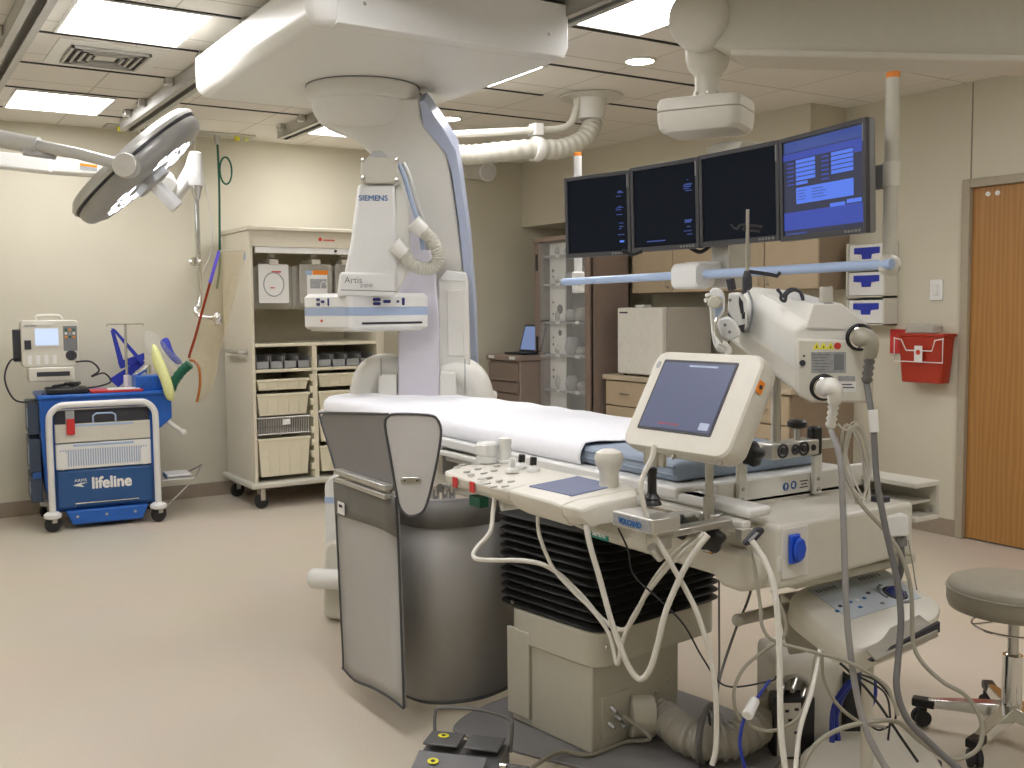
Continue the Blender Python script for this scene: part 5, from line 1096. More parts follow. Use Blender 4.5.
# blue loops
MB().tube(cr([PD(x, y, 2.95) for x, y in ((838, 740), (836, 715), (846, 690), (862, 675), (872, 678), (874, 695), (866, 715))], 8), .009, 8).tube(cr([PD(x, y, 2.94) for x, y in ((832, 742), (834, 708), (848, 684), (862, 678), (868, 690))], 8), .008, 8).out('blue_cables', 'cableblue', t)

# corrugated floor hose
hz = .075
fh = [PM @ V((.20, -.0, .09)), PM @ V((.26, -.06, .085)), PZ(690, 738, hz), PZ(725, 742, hz), PZ(755, 728, hz+.02), PZ(775, 702, .12), PZ(790, 690, .14)]
pth = cr(fh, 18)
t = T('floor_hose', 'thick taupe corrugated hose running from the pedestal along the floor', 'hose', (2.2, 2.3, 0))
MB().tube(pth, .05, 18, rad=[.050+.008*(i % 4 < 2) for i in range(len(pth))]).out('corrugated_tube', 'hosegrey', t, ang=25)
MB().cyl(PM @ V((.17, -.0, .095)), PM @ V((.235, -.045, .09)), .068, .066, 24).out('hose_collar', 'cream2', t, bev=.004)

# ================================================================== FOOT PEDAL
t = T('foot_pedal', 'grey metal two-pedal foot switch with yellow dots and a wire guard', 'foot pedal', (1.6, 2.85, 0))
p0, p1 = PZ(410, 786, 0), PZ(492, 796, 0); uu = (p1-p0).normalized(); Wp = (p1-p0).length
Mf = Matrix((uu, V((-uu.y, uu.x, 0)), V((0, 0, 1)))).transposed().to_4x4(); Mf.translation = p0
MB().prism([Mf @ V((0, y, z)) for y, z in ((-.02, .0), (-.02, .02), (.11, .065), (.20, .072), (.20, 0))], Mf.to_3x3() @ V((Wp, 0, 0))).out('housing', 'pedalmetal', t, bev=.004)
for k, (x0, x1) in enumerate(((.005, Wp*.5-.012), (Wp*.5+.008, Wp-.01))):
    MB().prism([Mf @ V((x0, y, z)) for y, z in ((.10, .085), (.19, .088), (.19, .096), (.10, .093))], Mf.to_3x3() @ V((x1-x0, 0, 0))).out('pedal', 'pedalmetal', t, bev=.003)
MB().prism([Mf @ V((.0, y, z)) for y, z in ((-.03, .03), (.08, .072), (.08, .078), (-.03, .036))], Mf.to_3x3() @ V((Wp*.86, 0, 0))).out('pedal', 'pedalmetal', t, bev=.003)
for x, y, z in ((.055, .155, .0965), (.06, .04, .066)): 
    MB().pl([(a*.018, b*.013) for a, b in circ(1, 18)], Mf @ Matrix.Translation((x, y, z)) @ Matrix.Rotation(.3 if y < .1 else .05, 4, 'X'), .0015).out('yellow_dot', 'yellow', t)
    MB().pl([(a*.007, b*.006) for a, b in circ(1, 10)], Mf @ Matrix.Translation((x, y, z)) @ Matrix.Rotation(.3 if y < .1 else .05, 4, 'X'), .0022).out('dot_mark', 'ink', t)
gx = [(0.01, .20, .07), (0.0, .23, .13), (.02, .24, .15), (Wp*.6, .24, .155), (Wp-.01, .23, .14), (Wp+.005, .21, .12), (Wp+.005, .19, .05)]
MB().tube(cr([Mf @ V(g) for g in gx], 5), .006, 8).out('wire_guard', 'cablegrey', t)
q = Mf @ V((Wp, .09, .05)); MB().cyl(q, q+uu*.02, .012).out('plug_collar', 'chrome', t); MB().cyl(q+uu*.02, q+uu*.09, .011, .009).out('cable_plug', 'cablegrey', t, bev=.002)
pq = q+uu*.09
MB().tube(cr([pq, PZ(560, 752, .03), PZ(590, 755, .02), PZ(625, 742, .02), PZ(650, 738, .06), PM @ V((.11, -.03, .12))], 8), .007, 8).out('pedal_cable', 'cabletaupe', label='taupe cable running on the floor from the foot pedal to the pedestal', cat='cable')

# ================================================================== SURGICAL LAMP AND ARMS
t = T('surgical_lamp', 'large round tilted surgical lamp with lit white windows, hanging at the left', 'surgical lamp', PD(133, 165, 4.5))
Lc = PD(136, 165, 4.5); Ln = V((.657, -.166, -.734)).normalized()
ML = FR(Lc, Ln, V((.3, .2, 1)))
MB().lathe(Lc, Ln, [(.02, -.055), (.22, -.055), (.32, -.045), (.345, -.02), (.345, -.004), (.32, .0)], 56).out('rear_shell', 'lampgrey', t)
MB().lathe(Lc+Ln*.004, Ln, [(.27, 0), (.333, .004), (.337, .02), (.33, .045), (.315, .06), (.29, .066), (.275, .075), (.02, .075)], 56).out('front_shell', 'lampdark', t)
MB().lathe(Lc+Ln*.0, Ln, [(.338, -.002), (.338, .006)], 56).out('seam', 'ink', t)
ax = (ML.inverted().to_3x3() @ (RT*.73-V(DN)*(-.68)*-1)); ang0 = math.atan2(ax.y, ax.x)
for k in range(2):
    pts = []
    a0 = ang0+k*PI
    for i in range(13): a = a0-1.25+2.5*i/12; pts.append((.262*math.cos(a), .262*math.sin(a)))
    for i in range(13): a = a0+1.1-2.2*i/12; pts.append((.10*math.cos(a), .10*math.sin(a)))
    w_ = MB().pl(pts, ML, .004, .073).out('lit_window', 'bluegrey', t)
    for i in range(7):
        for r_ in (.145, .215):
            a = a0-1.0+2.0*i/6; MB().pl(circ(.027, 14, r_*math.cos(a), r_*math.sin(a)), ML, .003, .0765).out('light_emitter', 'led', w_)
MB().pl([(x*.085, y*.085) for x, y in circ(1, 24)], ML, .05, .065).out('handle_hub', 'lampdark', t, bev=.004)
MB().cyl(Lc+Ln*.11, Lc+Ln*.25, .030, .034, 20).out('sterile_handle', 'enamel', t, bev=.006)
pv = PD(126, 166, 4.10)
MB().cyl(pv, pv+(Lc-pv)*.5, .05, .05, 24).out('pivot', 'lampgrey', t, bev=.006)
MB().cyl(pv-V(FW)*.02, pv, .05, .05, 24).out('pivot_cap', 'alu', t, bev=.004)
MB().tube([PD(126, 166, 4.12), PD(75, 153, 4.12), PD(30, 144, 4.12)], .024, 16).out('yoke_arm', 'lampgrey', t)
MB().tube([PD(38, 146, 4.12), PD(22, 143, 4.12), PD(-80, 124, 4.10)], .036, 16).out('arm_sleeve', 'lampgrey', t)
MB().box(-.004, .12, -.02, .02, -.012, .012, Matrix.Translation(PD(24, 152, 4.1)) @ Matrix.Rotation(.08, 4, 'Y')).out('arm_stop', 'lampdark', t, bev=.004)
q = PD(-80, 124, 4.10); MB().cyl(q, (q.x, q.y, ZC-.002), .05, .05, 20).out('ceiling_drop', 'lampgrey', t)
t = T('shield_arm', 'white spring arm with an orange label and a chrome drop pole, behind the lamp', 'support arm', PD(150, 180, 4.95))
DS = 4.95
def barpx(px, D, d, m_, nm, **k): return MB().prism([PD(x, y, D) for x, y in px], FW*d).out(nm, m_, t, **k)
barpx([(-80, 142), (50, 157), (50, 172), (-80, 158)], DS-.02, .09, 'enamel', 'arm_cover', bev=.008)
barpx([(45, 156), (150, 165), (160, 170), (158, 178), (110, 176), (45, 172)], DS, .08, 'white', 'spring_arm', bev=.01)
barpx([(80, 163), (97, 165), (97, 167.5), (80, 165.5)], DS-.003, .004, 'orange', 'orange_label'); barpx([(80, 166), (97, 168), (97, 171), (80, 169)], DS-.003, .004, 'labelgrey', 'printed_label')
MB().cyl(PD(167, 185, DS-.02), PD(167, 185, DS+.12), .045, .045, 20).out('elbow_joint', 'white', t, bev=.008)
barpx([(152, 166), (168, 170), (176, 184), (174, 200), (166, 196), (158, 182)], DS, .07, 'white', 'elbow_housing', bev=.012)
barpx([(165, 201), (172, 204), (186, 186), (196, 168), (195, 155), (188, 153), (184, 166), (174, 184)], DS+.02, .07, 'enamel', 'lower_arm', bev=.01)
p_ = PD(195.5, 165, DS)
zf = lambda y: PD(195.5, y, DS).z
MB().cyl((p_.x, p_.y, zf(174)), (p_.x, p_.y, zf(152)), .035, .03, 22).out('swivel_head', 'enamel', t, bev=.008); MB().cyl((p_.x, p_.y, zf(186)), (p_.x, p_.y, zf(173)), .036, .036, 22).out('swivel_sleeve', 'enamel', t, bev=.004)
MB().cyl((p_.x, p_.y, zf(199)), (p_.x, p_.y, zf(186)), .014, .030, 22).out('chrome_cone', 'chrome', t)
pts = cr([V((p_.x, p_.y, zf(197))), V((p_.x, p_.y, zf(250))), V((p_.x, p_.y, zf(300))), PD(195.5, 310, DS), PD(199, 316, DS), PD(207, 318, DS), PD(218, 318.5, DS)], 6)
MB().tube(pts, .0115, 12).out('drop_pole', 'chrome', t)
MB().cyl(PD(195.5, 258, DS), PD(195.5, 266, DS), .02).cyl(PD(190, 262, DS), PD(201, 262, DS), .012).out('pole_clamp', 'chrome', t)
kq = PD(217, 318.5, DS); MB().ell(kq, .022, .022, .03).cyl(kq+V((0, 0, -.035)), kq+V((0, 0, .03)), .012).cyl(kq+RT*-.015+V((0, 0, -.02)), kq+RT*.02+V((0, 0, -.02)), .012).out('clamp_knob', 'chrome', t)
# hanging acrylic shield, seen almost edge on
t = T('acrylic_shield', 'amber see-through acrylic radiation shield with a dark red edge, left of the cabinet', 'radiation shield', PD(212, 405, 5.0))
e_top, e_mid, e_bot = PD(218, 252, 4.90), PD(189, 358, 4.85), PD(198, 402, 4.85)
edgeL = [(219, 251), (210, 283), (202, 312), (195, 338), (189, 358), (194, 361), (199, 368), (200, 385), (197, 402)]
edgeR = [(245, 251), (238, 280), (231, 308), (226, 330), (221, 345), (218, 358), (216, 372), (210, 393), (197, 403)]
La = [PD(x, y, 4.84) for x, y in edgeL]; Ra = [PD(x, y, 5.32) for x, y in edgeR]
La, Ra = cr(La, 3), cr(Ra, 3)
m = MB(); m.loft([[a.lerp(b, k/4)+V((0, .03*math.sin(PI*k/4), 0)) for k in range(5)] for a, b in zip(La, Ra)], closed=False).out('pane', 'acrylic', t, solid=.008)
n6 = int(len(La)*.14); n7 = int(len(La)*.52)
MB().tube(La[:n6+1], .008, 8).out('blue_edge', 'acrylicblue', t); MB().tube(La[n6:n7], .0065, 8).out('red_edge', 'acrylicedge', t); MB().tube(La[n7:], .006, 8).out('amber_edge', 'orange', t).data.materials[0] = mat('amberedge', (.42, .13, .02), .2)
MB().tube(Ra[::2]+[La[-1]], .0018, 6).tube([La[0], Ra[0]], .0018, 6).out('pale_edge', 'cream', t)
# ceiling gas outlets with green hose and white cord
t = T('gas_outlet_strip', 'grey ceiling strip of medical gas outlets along the back wall', 'gas outlet', (2.0, 7.68, ZC-.01))
MB().box(1.50, 1.98, 7.60, 7.76, ZC-.012, ZC-.001).box(2.02, 2.56, 7.58, 7.74, ZC-.012, ZC-.001).out('plate', 'alu', t, bev=.003)
for x, m_ in ((1.60, 'yellow'), (1.74, 'steel'), (1.88, 'green'), (2.10, 'steel'), (2.29, 'steel'), (2.44, 'yellow'), (2.51, 'paleyellow')): MB().cyl((x, 7.66, ZC-.012), (x, 7.66, ZC-.04), .022, .018, 14).out('outlet', m_, t)
MB().tube(cr([(2.29, 7.66, ZC-.04), (2.295, 7.66, 2.4), (2.29, 7.67, 2.0), (2.29, 7.7, 1.75), (2.27, 7.72, 1.6)], 6), .0085, 8).tube([(2.345+.045*math.cos(a*PI/12), 7.65, 2.48+.10*math.sin(a*PI/12)) for a in range(24)], .007, 6, True).out('oxygen_hose', 'green', label='dark green oxygen hose hanging down the back wall with one loop', cat='hose')
MB().tube(cr([(2.13, 7.66, ZC-.03), (2.13, 7.68, 2.6), (2.22, 7.7, 2.3), (2.24, 7.72, 1.9), (2.16, 7.75, 1.7), (2.14, 7.76, 1.62)], 6), .006, 8).out('white_cord', 'cablewhite', label='thin white cord hanging beside the green oxygen hose', cat='cord')
MB().cyl((2.10, 7.66, ZC-.03), (2.10, 7.66, ZC-.09), .022, .014, 14).out('hose_plug', 'steel', t); MB().cyl((2.29, 7.66, ZC-.03), (2.29, 7.66, ZC-.08), .024, .014, 14).out('hose_plug', 'steel', t)

# ================================================================== EMERGENCY CART
MC = Matrix.Translation((.985, 7.17, 0)) @ Matrix.Rotation(math.radians(-4.5), 4, 'Z')
t = T('emergency_cart', 'blue resuscitation cart with a white tube frame and drawers', 'cart', MC @ V((.33, .28, 0)))
def cb(x0, x1, y0, y1, z0, z1, m_, nm, bev=.004, par=None): return MB().box(x0, x1, y0, y1, z0, z1, MC).out(nm, m_, par or t, bev=bev)
def cpz(prof, y0, y1, m_, nm, **k): return MB().prism([MC @ V((x, y0, z)) for x, z in prof], MC.to_3x3() @ V((0, y1-y0, 0))).out(nm, m_, t, **k)
cpz([(-.05, .88), (.76, .88), (.78, .82), (.78, .70), (.66, .60), (.655, .12), (.0, .12), (-.03, .30), (-.045, .62)], .03, .52, 'cartblue', 'body', bev=.008)
cb(-.06, .78, .01, .54, .865, .89, 'cartblue', 'top_tray', .008)
for z0, z1 in ((.63, .84), (.38, .60), (.18, .35)):
    dd = cb(-.115, -.045, .10, .50, z0, z1, 'cartdark', 'side_drawer', .006); MB().box(-.118, -.115, .15, .21, z0+.05, z1-.04, MC).out('drawer_label', 'bluegrey', dd)
cb(-.10, -.05, .08, .51, .34, .38, 'carttrim', 'side_rail'); 
cb(.035, .625, .0, .03, .70, .785, 'ink', 'top_recess', .003); MB().tube([MC @ V((x, -.004, z)) for x, z in ((.27, .70), (.27, .745), (.29, .76), (.39, .76), (.41, .745), (.41, .70))], .006, 8).out('pull_handle', 'paleblue', t)
MB().box(.04, .62, -.004, .0, .79, .80, MC).out('chrome_strip', 'chrome', t)
dd = cb(.035, .628, -.012, .03, .575, .698, 'cream', 'drawer', .006); MB().box(.14, .52, -.016, -.012, .68, .693, MC).out('drawer_pull', 'paleblue', dd)
dd = cb(.035, .628, -.014, .03, .40, .568, 'labelwhite', 'bin_drawer', .006)
MB().box(.14, .52, -.018, -.014, .548, .562, MC).out('drawer_pull', 'paleblue', dd)
for k in range(36): x = .065+.53*k/35; MB().box(x-.0035, x+.0035, -.018, -.014, .42, .53, MC).out('rib', 'bluegrey', dd)
for x in (.075, .585): MB().pl(rp(.05, .12, .02, 4, x, .46), MC @ Matrix.Translation((0, -.015, 0)) @ Matrix.Rotation(PI/2, 4, 'X'), .008).out('drawer_corner', 'labelwhite', dd)
cb(.03, .64, -.006, .03, .135, .395, 'cartnavy', 'front_panel', .02)
MT_ = MC @ Matrix.Translation((.245, -.009, .262)) @ Matrix.Rotation(PI/2, 4, 'X')
txt('lifeline', MT_, .105, 'labelwhite', t, bold=.0038, sx=.93)
txt('ARMS', MC @ Matrix.Translation((.14, -.009, .312)) @ Matrix.Rotation(PI/2, 4, 'X'), .028, 'labelwhite', t, bold=0, sx=1.1)
MB().pl([(.13, .29), (.18, .305), (.225, .303), (.18, .296), (.20, .275), (.15, .285)], MC @ Matrix.Translation((0, -.009, 0)) @ Matrix.Rotation(PI/2, 4, 'X'), .001).out('swoosh', 'labelwhite', t)
MB().tube([MC @ V(p) for p in ((.14, -.01, .15), (.14, -.02, .17), (.54, -.02, .17), (.54, -.01, .15))], .005, 8).out('wire_handle', 'chrome', t)
cpz([(.08, .125), (.60, .125), (.56, .03), (.12, .03)], -.03, .25, 'cartblue', 'lower_lip', bev=.01)
for x in (.15, .33, .51): MB().cyl(MC @ V((x, -.036, .085)), MC @ V((x, -.03, .085)), .009).out('bolt', 'steel', t)
fp_ = cr([(.0, -.04, .10), (.0, -.04, .40), (.0, -.04, .70), (.012, -.04, .775), (.06, -.04, .82), (.12, -.04, .828), (.33, -.04, .828), (.54, -.04, .828), (.60, -.04, .82), (.648, -.04, .775), (.66, -.04, .70), (.66, -.04, .40), (.66, -.04, .10)], 4)
MB().tube([MC @ p for p in fp_], .021, 16).out('tube_frame', 'enamel', t)
for x in (0, .66):
    MB().lathe(MC @ V((x, -.04, .088)), (0, 0, 1), [(.04, 0), (.055, .01), (.055, .03), (.035, .045)], 24).out('bumper', 'enamel', t)
    for y in (-.04, .46): caster(t, MC @ V((x, y, 0)), .055, .13, yaw=20)
    MB().lathe(MC @ V((x, .46, .088)), (0, 0, 1), [(.04, 0), (.05, .01), (.05, .03), (.035, .045)], 20).out('bumper', 'enamel', t)
cb(.10, .155, -.03, -.01, .70, .79, 'labelgrey', 'lock_body', .003); cb(.105, .155, -.035, -.012, .63, .735, 'redflat', 'red_seal', .004)
# lower shelf tray at the side
MB().box(.70, .90, .02, .30, .255, .262, MC).out('side_tray', 'clear', t); MB().tube([MC @ V(p) for p in ((.69, .02, .27), (.92, .02, .27), (.99, .15, .34), (.92, .3, .27), (.69, .3, .27))], .006, 8).tube([MC @ V(p) for p in ((.66, .05, .03), (.80, .05, .15), (.92, .02, .27))], .005, 6).out('tray_wire', 'steel', t)
for dz in (.0, .02): MB().box(.74, .90, .05, .25, .264+dz, .279+dz, MC).out('paper_stack' if dz else 'clipboard', 'labelwhite' if dz else 'labelgrey', label=('white papers lying on the cart side tray' if dz else 'grey clipboard lying flat on the cart side tray'), cat='paper' if dz else 'clipboard', bev=.002)
MB().cyl(MC @ V((.70, .1, .72)), MC @ V((.84, .0, .60)), .02, .015).ell(MC @ V((.845, -.003, .595)), .025, .025, .025).out('suction_handle', 'cablewhite', t)
MCo = MC; MC = MC @ Matrix.Translation((-.02, 0, 0))
# defibrillator
t = T('defibrillator', 'cream defibrillator with a small lit screen on top of the blue cart', 'defibrillator', MC @ V((0, .2, .89)))
zz0 = 1.06
MB().loft([[MC @ V((x, y, z)) for x, z in rp(.35*s, .31*s, .025, 4, .06, zz0+.165)] for y, s in ((.14, .97), (.15, 1), (.33, 1), (.36, .93))]).out('housing', 'cream', t, bev=.003)
MB().tube(cr([MC @ V(p) for p in ((-.02, .24, zz0+.31), (-.01, .24, zz0+.345), (.06, .24, zz0+.35), (.13, .24, zz0+.345), (.14, .24, zz0+.31))], 4), .012, 8).out('carry_handle', 'cream', t)
def dfx(x0, x1, z0, z1, m_, nm, d=.004): return MB().box(x0, x1, .14-d, .14, z0, z1, MC).out(nm, m_, t)
dfx(-.045, .125, zz0+.14, zz0+.275, 'cablewhite', 'screen_bezel'); dfx(-.03, .11, zz0+.155, zz0+.265, 'defib_screen', 'screen', .006)
dfx(.14, .225, zz0+.115, zz0+.28, 'inkgrey', 'key_field', .003); dfx(-.095, -.055, zz0+.13, zz0+.19, 'ink', 'switch_block', .006)
for i in range(3):
    for j in range(3): dfx(.15+.024*i, .164+.024*i, zz0+.20+.024*j, zz0+.214+.024*j, ('orange', 'labelwhite', 'green', 'labelgrey')[(i*2+j) % 4], 'key', .006)
MB().cyl(MC @ V((.185, .14, zz0+.085)), MC @ V((.185, .125, zz0+.085)), .035, .03, 20).out('dial', 'ink', t)
dfx(-.04, .09, zz0+.292, zz0+.30, 'labelwhite', 'grip', .006); dfx(-.09, -.02, zz0+.262+.018, zz0+.29, 'labelgrey', 'name_print', .003)
for i in range(4): dfx(-.08+.05*i, -.055+.05*i, zz0+.03, zz0+.09, 'labelwhite', 'socket_cover', .007)
MB().box(-.16, -.11, .18, .32, zz0+.05, zz0+.26, MC).out('paddle_holder', 'ink', t, bev=.006)
MB().box(-.08, .20, .12, .38, zz0-.085, zz0+.01, MC).out('docking_base', 'cream', t, bev=.01); dfx(-.03, .17, zz0-.05, zz0-.02, 'ink', 'printer_slot', .025)
MC = MCo
MB().box(.0, .26, .05, .30, .892, .93, MC).out('black_case', 'black', label='flat black case lying in front of the defibrillator', cat='case', bev=.01)
random.seed(4)
pts = [MC @ V((.02+.2*random.random(), .06+.1*random.random(), .94+.025*random.random())) for _ in range(12)]
MB().tube(cr(pts, 6), .008, 6).out('lead_bundle', 'cableblack', label='tangled black leads piled on the flat black case', cat='cable')
MB().tube(cr([MC @ V(p) for p in ((-.12, .2, 1.13), (-.2, .15, 1.12), (-.24, .1, 1.0), (-.18, .1, .86), (-.04, .1, .86), (-.02, .1, .90))], 6), .006, 8).out('defib_cable', 'cableblack', label='black cable looping down left of the defibrillator', cat='cable')
MB().tube(cr([MC @ V(p) for p in ((.19, .13, 1.10), (.28, .1, 1.10), (.33, .1, 1.04), (.28, .1, 1.0), (.36, .1, 1.02), (.40, .1, .96), (.30, .08, .93), (.2, .08, .93))], 6), .006, 8).out('defib_cable', 'cableblack', label='black cable looping down right of the defibrillator', cat='cable')
MB().box(.27, .60, .04, .26, .891, .905, MC).out('red_binder', 'redflat', label='flat red binder on the front of the cart top', cat='binder', bev=.002)
MB().box(.38, .58, .06, .2, .906, .912, MC).out('paper_sheet', 'labelwhite', label='white paper lying on the red binder', cat='paper')
t = T('cart_iv_pole', 'short chrome IV pole with a hook bar rising from the cart top', 'iv pole', MC @ V((.53, .3, .89)))
MB().cyl(MC @ V((.53, .3, .89)), MC @ V((.53, .3, 1.34)), .009).out('pole', 'chrome', t); MB().cyl(MC @ V((.53, .3, .89)), MC @ V((.53, .3, .99)), .026, .022).out('socket', 'enamel', t)
MB().tube([MC @ V(p) for p in ((.41, .3, 1.33), (.41, .3, 1.345), (.65, .3, 1.345), (.65, .3, 1.33))], .005, 8).out('hook_bar', 'chrome', t)
t = T('strap', 'royal blue strap loop hanging from the cart IV pole', 'strap', MC @ V((.5, .33, .95)))
for k, p4 in enumerate((((.44, 1.32), (.47, 1.31), (.66, 1.07), (.63, 1.06)), ((.44, 1.30), (.46, 1.32), (.52, 1.08), (.49, 1.04)), ((.48, 1.08), (.66, 1.14), (.66, 1.09), (.50, 1.03)), ((.42, .96), (.64, 1.10), (.66, 1.06), (.48, .90)))):
    MB().prism([MC @ V((x, .33+.015*k, z)) for x, z in p4], MC.to_3x3() @ V((0, .01, 0))).out('webbing', 'strap', t, bev=.002)
t = T('blue_toolbox', 'small blue box with chrome fittings at the right end of the cart top', 'box', MC @ V((.66, .2, .89)))
MB().box(.56, .76, .1, .3, .89, .99, MC).out('box', 'cartblue', t, bev=.008); MB().cyl(MC @ V((.58, .2, 1.0)), MC @ V((.66, .2, 1.05)), .02).cyl(MC @ V((.66, .2, 1.0)), MC @ V((.66, .2, 1.06)), .02).out('valve', 'chrome', t)
for i in range(3):
    for j in range(2): MB().cyl(MC @ V((.60+.05*i, .095, .92+.04*j)), MC @ V((.60+.05*i, .1, .92+.04*j)), .008).out('knob', 'carttrim', t)
def blob(px, D, th, m_, nm, lab, cat):
    m = MB(); P = cr([V((x, y, 0)) for x, y in px], 4, True); c = sum((p for p in P), V())/len(P); rings = []
    for k, (s, d) in enumerate(((.55, -.5), (.85, -.32), (1, 0), (.85, .32), (.55, .5))): rings.append([PD(c.x+(p.x-c.x)*s, c.y+(p.y-c.y)*s, D+d*th) for p in P])
    return m.loft(rings).out(nm, m_, label=lab, cat=cat, ang=80)
blob([(152, 345), (158, 348), (166, 365), (174, 388), (173, 400), (166, 398), (160, 380), (152, 362)], 6.88, .10, 'paleyellow', 'yellow_bag', 'limp yellow bag hanging off the right end of the cart', 'bag')
blob([(146, 330), (158, 335), (172, 352), (182, 360), (178, 368), (164, 358), (150, 356), (144, 342)], 6.98, .14, 'clear', 'clear_bag', 'crumpled clear plastic bag behind the yellow bag', 'bag')
blob([(160, 342), (168, 338), (174, 352), (182, 362), (176, 364), (166, 354)], 7.06, .06, 'strap', 'blue_package', 'royal blue package inside the crumpled clear bag', 'package')
g = cr([PD(x, y, 6.9) for x, y in ((190, 364), (182, 371), (174, 382), (171, 390))], 5); MB().tube(g, .033, 12, rad=[.03+.005*(k % 2) for k in range(len(g))]).out('green_tube', 'green', label='short ribbed dark green tube sticking out right of the cart', cat='tube')

# ================================================================== CABLES
def cable(px, r, m_, nm, lab, n=8, cat='cable'):
    D = None; P = []
    for q in px: P.append(PD(*q))
    P = [V((p.x, p.y, max(p.z, r+.002))) for p in P]
    return MB().tube(cr(P, n), r*.68, 10).out(nm, m_, label=lab, cat=cat, ang=80)
def dl_(px, D0, D1): n = len(px)-1; return [(x, y, D0+(D1-D0)*i/n) for i, (x, y) in enumerate(px)]
cable(dl_([(495, 494), (493, 512), (490, 532), (476, 549), (474, 557), (484, 560), (526, 561), (552, 569), (579, 593), (602, 619), (622, 630), (633, 619), (652, 583), (676, 553), (703, 532)], 2.86, 2.48), .0095, 'cablewhite', 'console_cable', 'white cable looping leftmost from under the console toward the touch display pole')
cable(dl_([(538, 508), (539, 533), (552, 566), (572, 590), (592, 610), (609, 634), (617, 664), (622, 643), (632, 618), (655, 583), (680, 555), (706, 533)], 2.70, 2.46), .0075, 'cablewhite', 'console_cable', 'thin white cable dipping to a sharp point in front of the bellows')
cable(dl_([(586, 525), (590, 545), (599, 576), (611, 620), (619, 643), (629, 667), (640, 679), (650, 669), (658, 643), (667, 608), (688, 562), (708, 535)], 2.46, 2.36), .0105, 'cablewhite', 'console_cable', 'thick white cable hanging in the deepest loop before the pedestal')
cable(dl_([(654, 445), (652, 458), (644, 474), (641, 492), (650, 525), (670, 562), (687, 592), (699, 618), (711, 660), (716, 700), (716, 745), (712, 765)], 2.42, 2.36), .0095, 'cablewhite', 'display_cable', 'cream cable running from the touch display down to the floor')
cable(dl_([(752, 541), (767, 565), (775, 592), (779, 640), (780, 690), (781, 730), (786, 775)], 2.38, 2.22), .0105, 'cablewhite', 'hanging_cable', 'thick white cable hanging straight down from the black lever')
cable(dl_([(749, 545), (755, 571), (760, 604), (763, 628), (777, 642), (817, 653), (850, 663), (883, 683), (893, 700), (898, 716)], 2.40, 2.30), .0065, 'cabletaupe', 'hanging_cable', 'taupe cable bending right below the table end toward the console post')
cable(dl_([(772, 590), (784, 615), (784, 636), (765, 650), (744, 668), (734, 692), (740, 718), (768, 731), (797, 719), (810, 690), (815, 660), (820, 650)], 2.42, 2.38), .0065, 'cabletaupe', 'looped_cable', 'taupe cable making one wide loop beside the power unit')
cable(dl_([(820, 650), (812, 690), (800, 730), (795, 775)], 2.36, 2.2), .008, 'cablewhite', 'hanging_cable', 'white cable slanting down in front of the power unit')
cable(dl_([(822, 650), (824, 680), (838, 705), (860, 722), (885, 727)], 2.36, 2.4), .006, 'cabletaupe', 'looped_cable', 'taupe cable curving over the power unit to the right')
def endp(p, rest, r, m_, nm, lab): 
    P = [p]+[PD(*q) for q in rest]; P = [V((a.x, a.y, max(a.z, r+.002))) for a in P]; return MB().tube(cr(P, 8), r*.75, 10).out(nm, m_, label=lab, cat='cable', ang=80)
endp(e1, dl_([(840, 460), (843, 510), (845, 570), (848, 630), (856, 690), (868, 735), (890, 775)], 2.50, 2.25), .0105, 'cablegrey', 'injector_cable', 'grey cable hanging from the white plug at the bottom of the injector').data.materials[0] = mat('midgrey', (.26, .25, .24), .5)
endp(e2, dl_([(873, 425), (877, 480), (886, 530), (897, 580), (901, 620), (898, 660), (897, 690), (908, 720), (935, 748), (965, 775)], 2.54, 2.25), .0105, 'cablegrey', 'injector_cable', 'dark grey cable hanging from the grey plug at the right of the injector')
MB().cyl(PD(872.8, 410, 2.53), PD(874.5, 432, 2.53), .0115).out('cable_sleeve', 'labelwhite', label='white label sleeve around the dark grey injector cable', cat='label')
cable(dl_([(840, 455), (848, 480), (862, 505), (885, 531), (901, 555), (911, 590), (913, 640), (922, 662), (943, 682), (966, 696), (981, 720), (980, 745), (965, 757), (945, 757), (920, 741), (897, 722), (870, 722), (840, 729), (815, 745), (800, 772)], 2.62, 2.25), .008, 'cabletaupe', 'long_cable', 'long taupe cable sweeping in a big loop between console and stool')
cable(dl_([(618, 528), (628, 550), (634, 575), (660, 600), (684, 625), (704, 660), (726, 686), (770, 681), (776, 676)], 2.5, 2.5), .0035, 'cableblack', 'thin_cable', 'thin black cable from under the console past the pedestal')
cable(dl_([(759, 560), (748, 600), (737, 626), (722, 670), (716, 700), (712, 720)], 2.95, 2.7), .0055, 'cablegrey', 'thin_cable', 'dark cable slanting from the table end toward the floor hose')
cable(dl_([(719, 560), (719, 620), (719, 670), (715, 695), (722, 718), (735, 730)], 2.95, 2.8), .0045, 'cablegrey', 'thin_cable', 'dark cable dropping straight beside the bellows edge')
cable(dl_([(840, 663), (862, 684), (880, 706), (900, 736), (918, 762)], 2.42, 2.35), .005, 'cableblack', 'thin_cable', 'black cable slanting down right behind the console post')
cable(dl_([(850, 672), (875, 680), (892, 700), (895, 720), (880, 730), (870, 725)], 2.48, 2.5), .004, 'cableblack', 'looped_cable', 'thin black cable looping right of the power unit')
cable(dl_([(858, 676), (884, 692), (890, 715), (888, 740)], 2.46, 2.5), .004, 'cableblack', 'looped_cable', 'thin black cable curving down beside the stand base')
cable(dl_([(745, 768), (740, 745), (743, 722), (750, 712), (756, 700), (770, 680)], 2.35, 2.45), .006, 'cableblue', 'data_cable', 'blue data cable with a white coupling left of the power unit')
MB().cyl(PD(747, 716, 2.38), PD(755, 700, 2.42), .014, .012).out('cable_coupling', 'labelwhite', label='white plastic coupling on the blue data cable', cat='coupling', bev=.003)
m = MB()
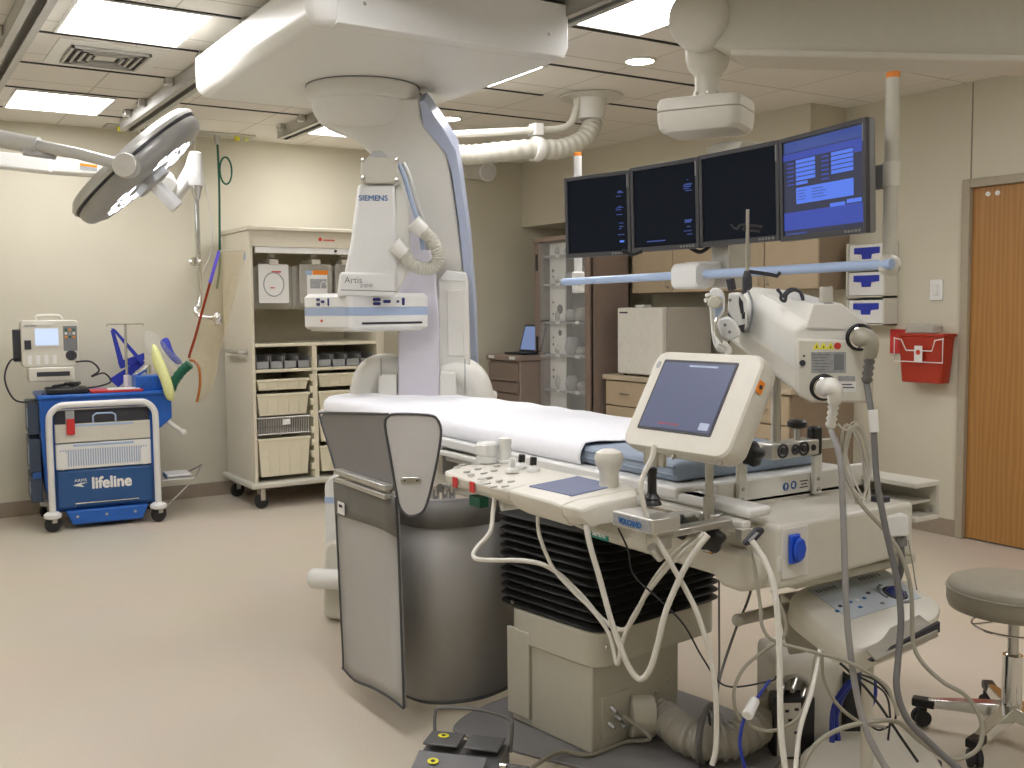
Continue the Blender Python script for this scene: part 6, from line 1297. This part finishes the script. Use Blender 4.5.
for k in range(4): m.tube([PZ(700, 740, .09)+V((.06*math.sin(k)*.2, 0, .0))+V(((.075+.01*k)*math.cos(a*PI/14)*.8+.01*k, (.05)*math.cos(a*PI/14), (.07+.006*k)*math.sin(a*PI/14)+.005*k)) for a in range(28)], .0055, 6, True)
m.out('coiled_cable', 'cablegrey', label='dark cable coiled around the corrugated floor hose', cat='cable')
m = MB(); random.seed(9)
for k in range(7):
    c = PD(857+random.uniform(-3, 4), 463+random.uniform(-4, 4), 2.80); rx, rz = .032+.006*random.random(), .092+.02*random.random(); a0 = random.random()
    m.tube([c+RT*(rx*math.cos(a*PI/12+a0))+V((0, 0, rz*math.sin(a*PI/12)))+FW*(.01*math.sin(a*PI/6+k)) for a in range(24)], .0028, 6, True)
m.tube(cr([PD(838, 424, 2.75), PD(846, 430, 2.76), PD(858, 425, 2.78), PD(868, 440, 2.8)], 4), .003, 6)
m.out('coiled_cable', 'cablewhite', label='white lead coiled in many turns at the far corner of the table end', cat='cable')
# lever, grey plug box at the table corner
t = T('rail_lever', 'black lever clamp gripping the white cables at the table rail end', 'lever', PD(755, 536, 2.42))
MB().prism([PD(744, 543, 2.42), PD(757, 528, 2.42), (PD(764, 528, 2.42)), PD(765, 532, 2.42), PD(752, 546, 2.42), PD(745, 546, 2.42)], FW*.025).out('lever', 'ink', t, bev=.004); MB().prism([PD(748, 541, 2.415), PD(757, 532, 2.415), PD(759, 533, 2.415), PD(751, 542, 2.415)], FW*.004).out('lever_label', 'labelgrey', t)
t = T('plug_box', 'white connector box with a grey gland at the right corner of the table end', 'connector', PD(897, 530, 2.80))
MB().prism([PD(885, 516, 2.78), PD(904, 514, 2.78), PD(909, 516, 2.78), PD(910, 536, 2.78), (PD(886, 538, 2.78))], FW*.06).out('box', 'labelwhite', t, bev=.006)
MB().cyl(PD(900, 536, 2.81), PD(901, 546, 2.81), .017).out('gland', 'bezelside', t, bev=.003); MB().tube(cr([PD(901, 546, 2.81), PD(902, 562, 2.81), PD(900, 574, 2.83), PD(898, 580, 2.86)], 5), .009, 8).out('cable', 'cablegrey', t)
MB().box(-.02, .02, -.02, .02, -.06, .07, Matrix.Translation(PD(880, 520, 2.86))).out('mount', 'ink', t, bev=.006)
cable([(908, 540, 2.8), (912, 560, 2.8), (915, 580, 2.85), (917, 590, 2.9)], .0025, 'cabletaupe', 'thin_cable', 'thin taupe wire hanging beside the white connector box')
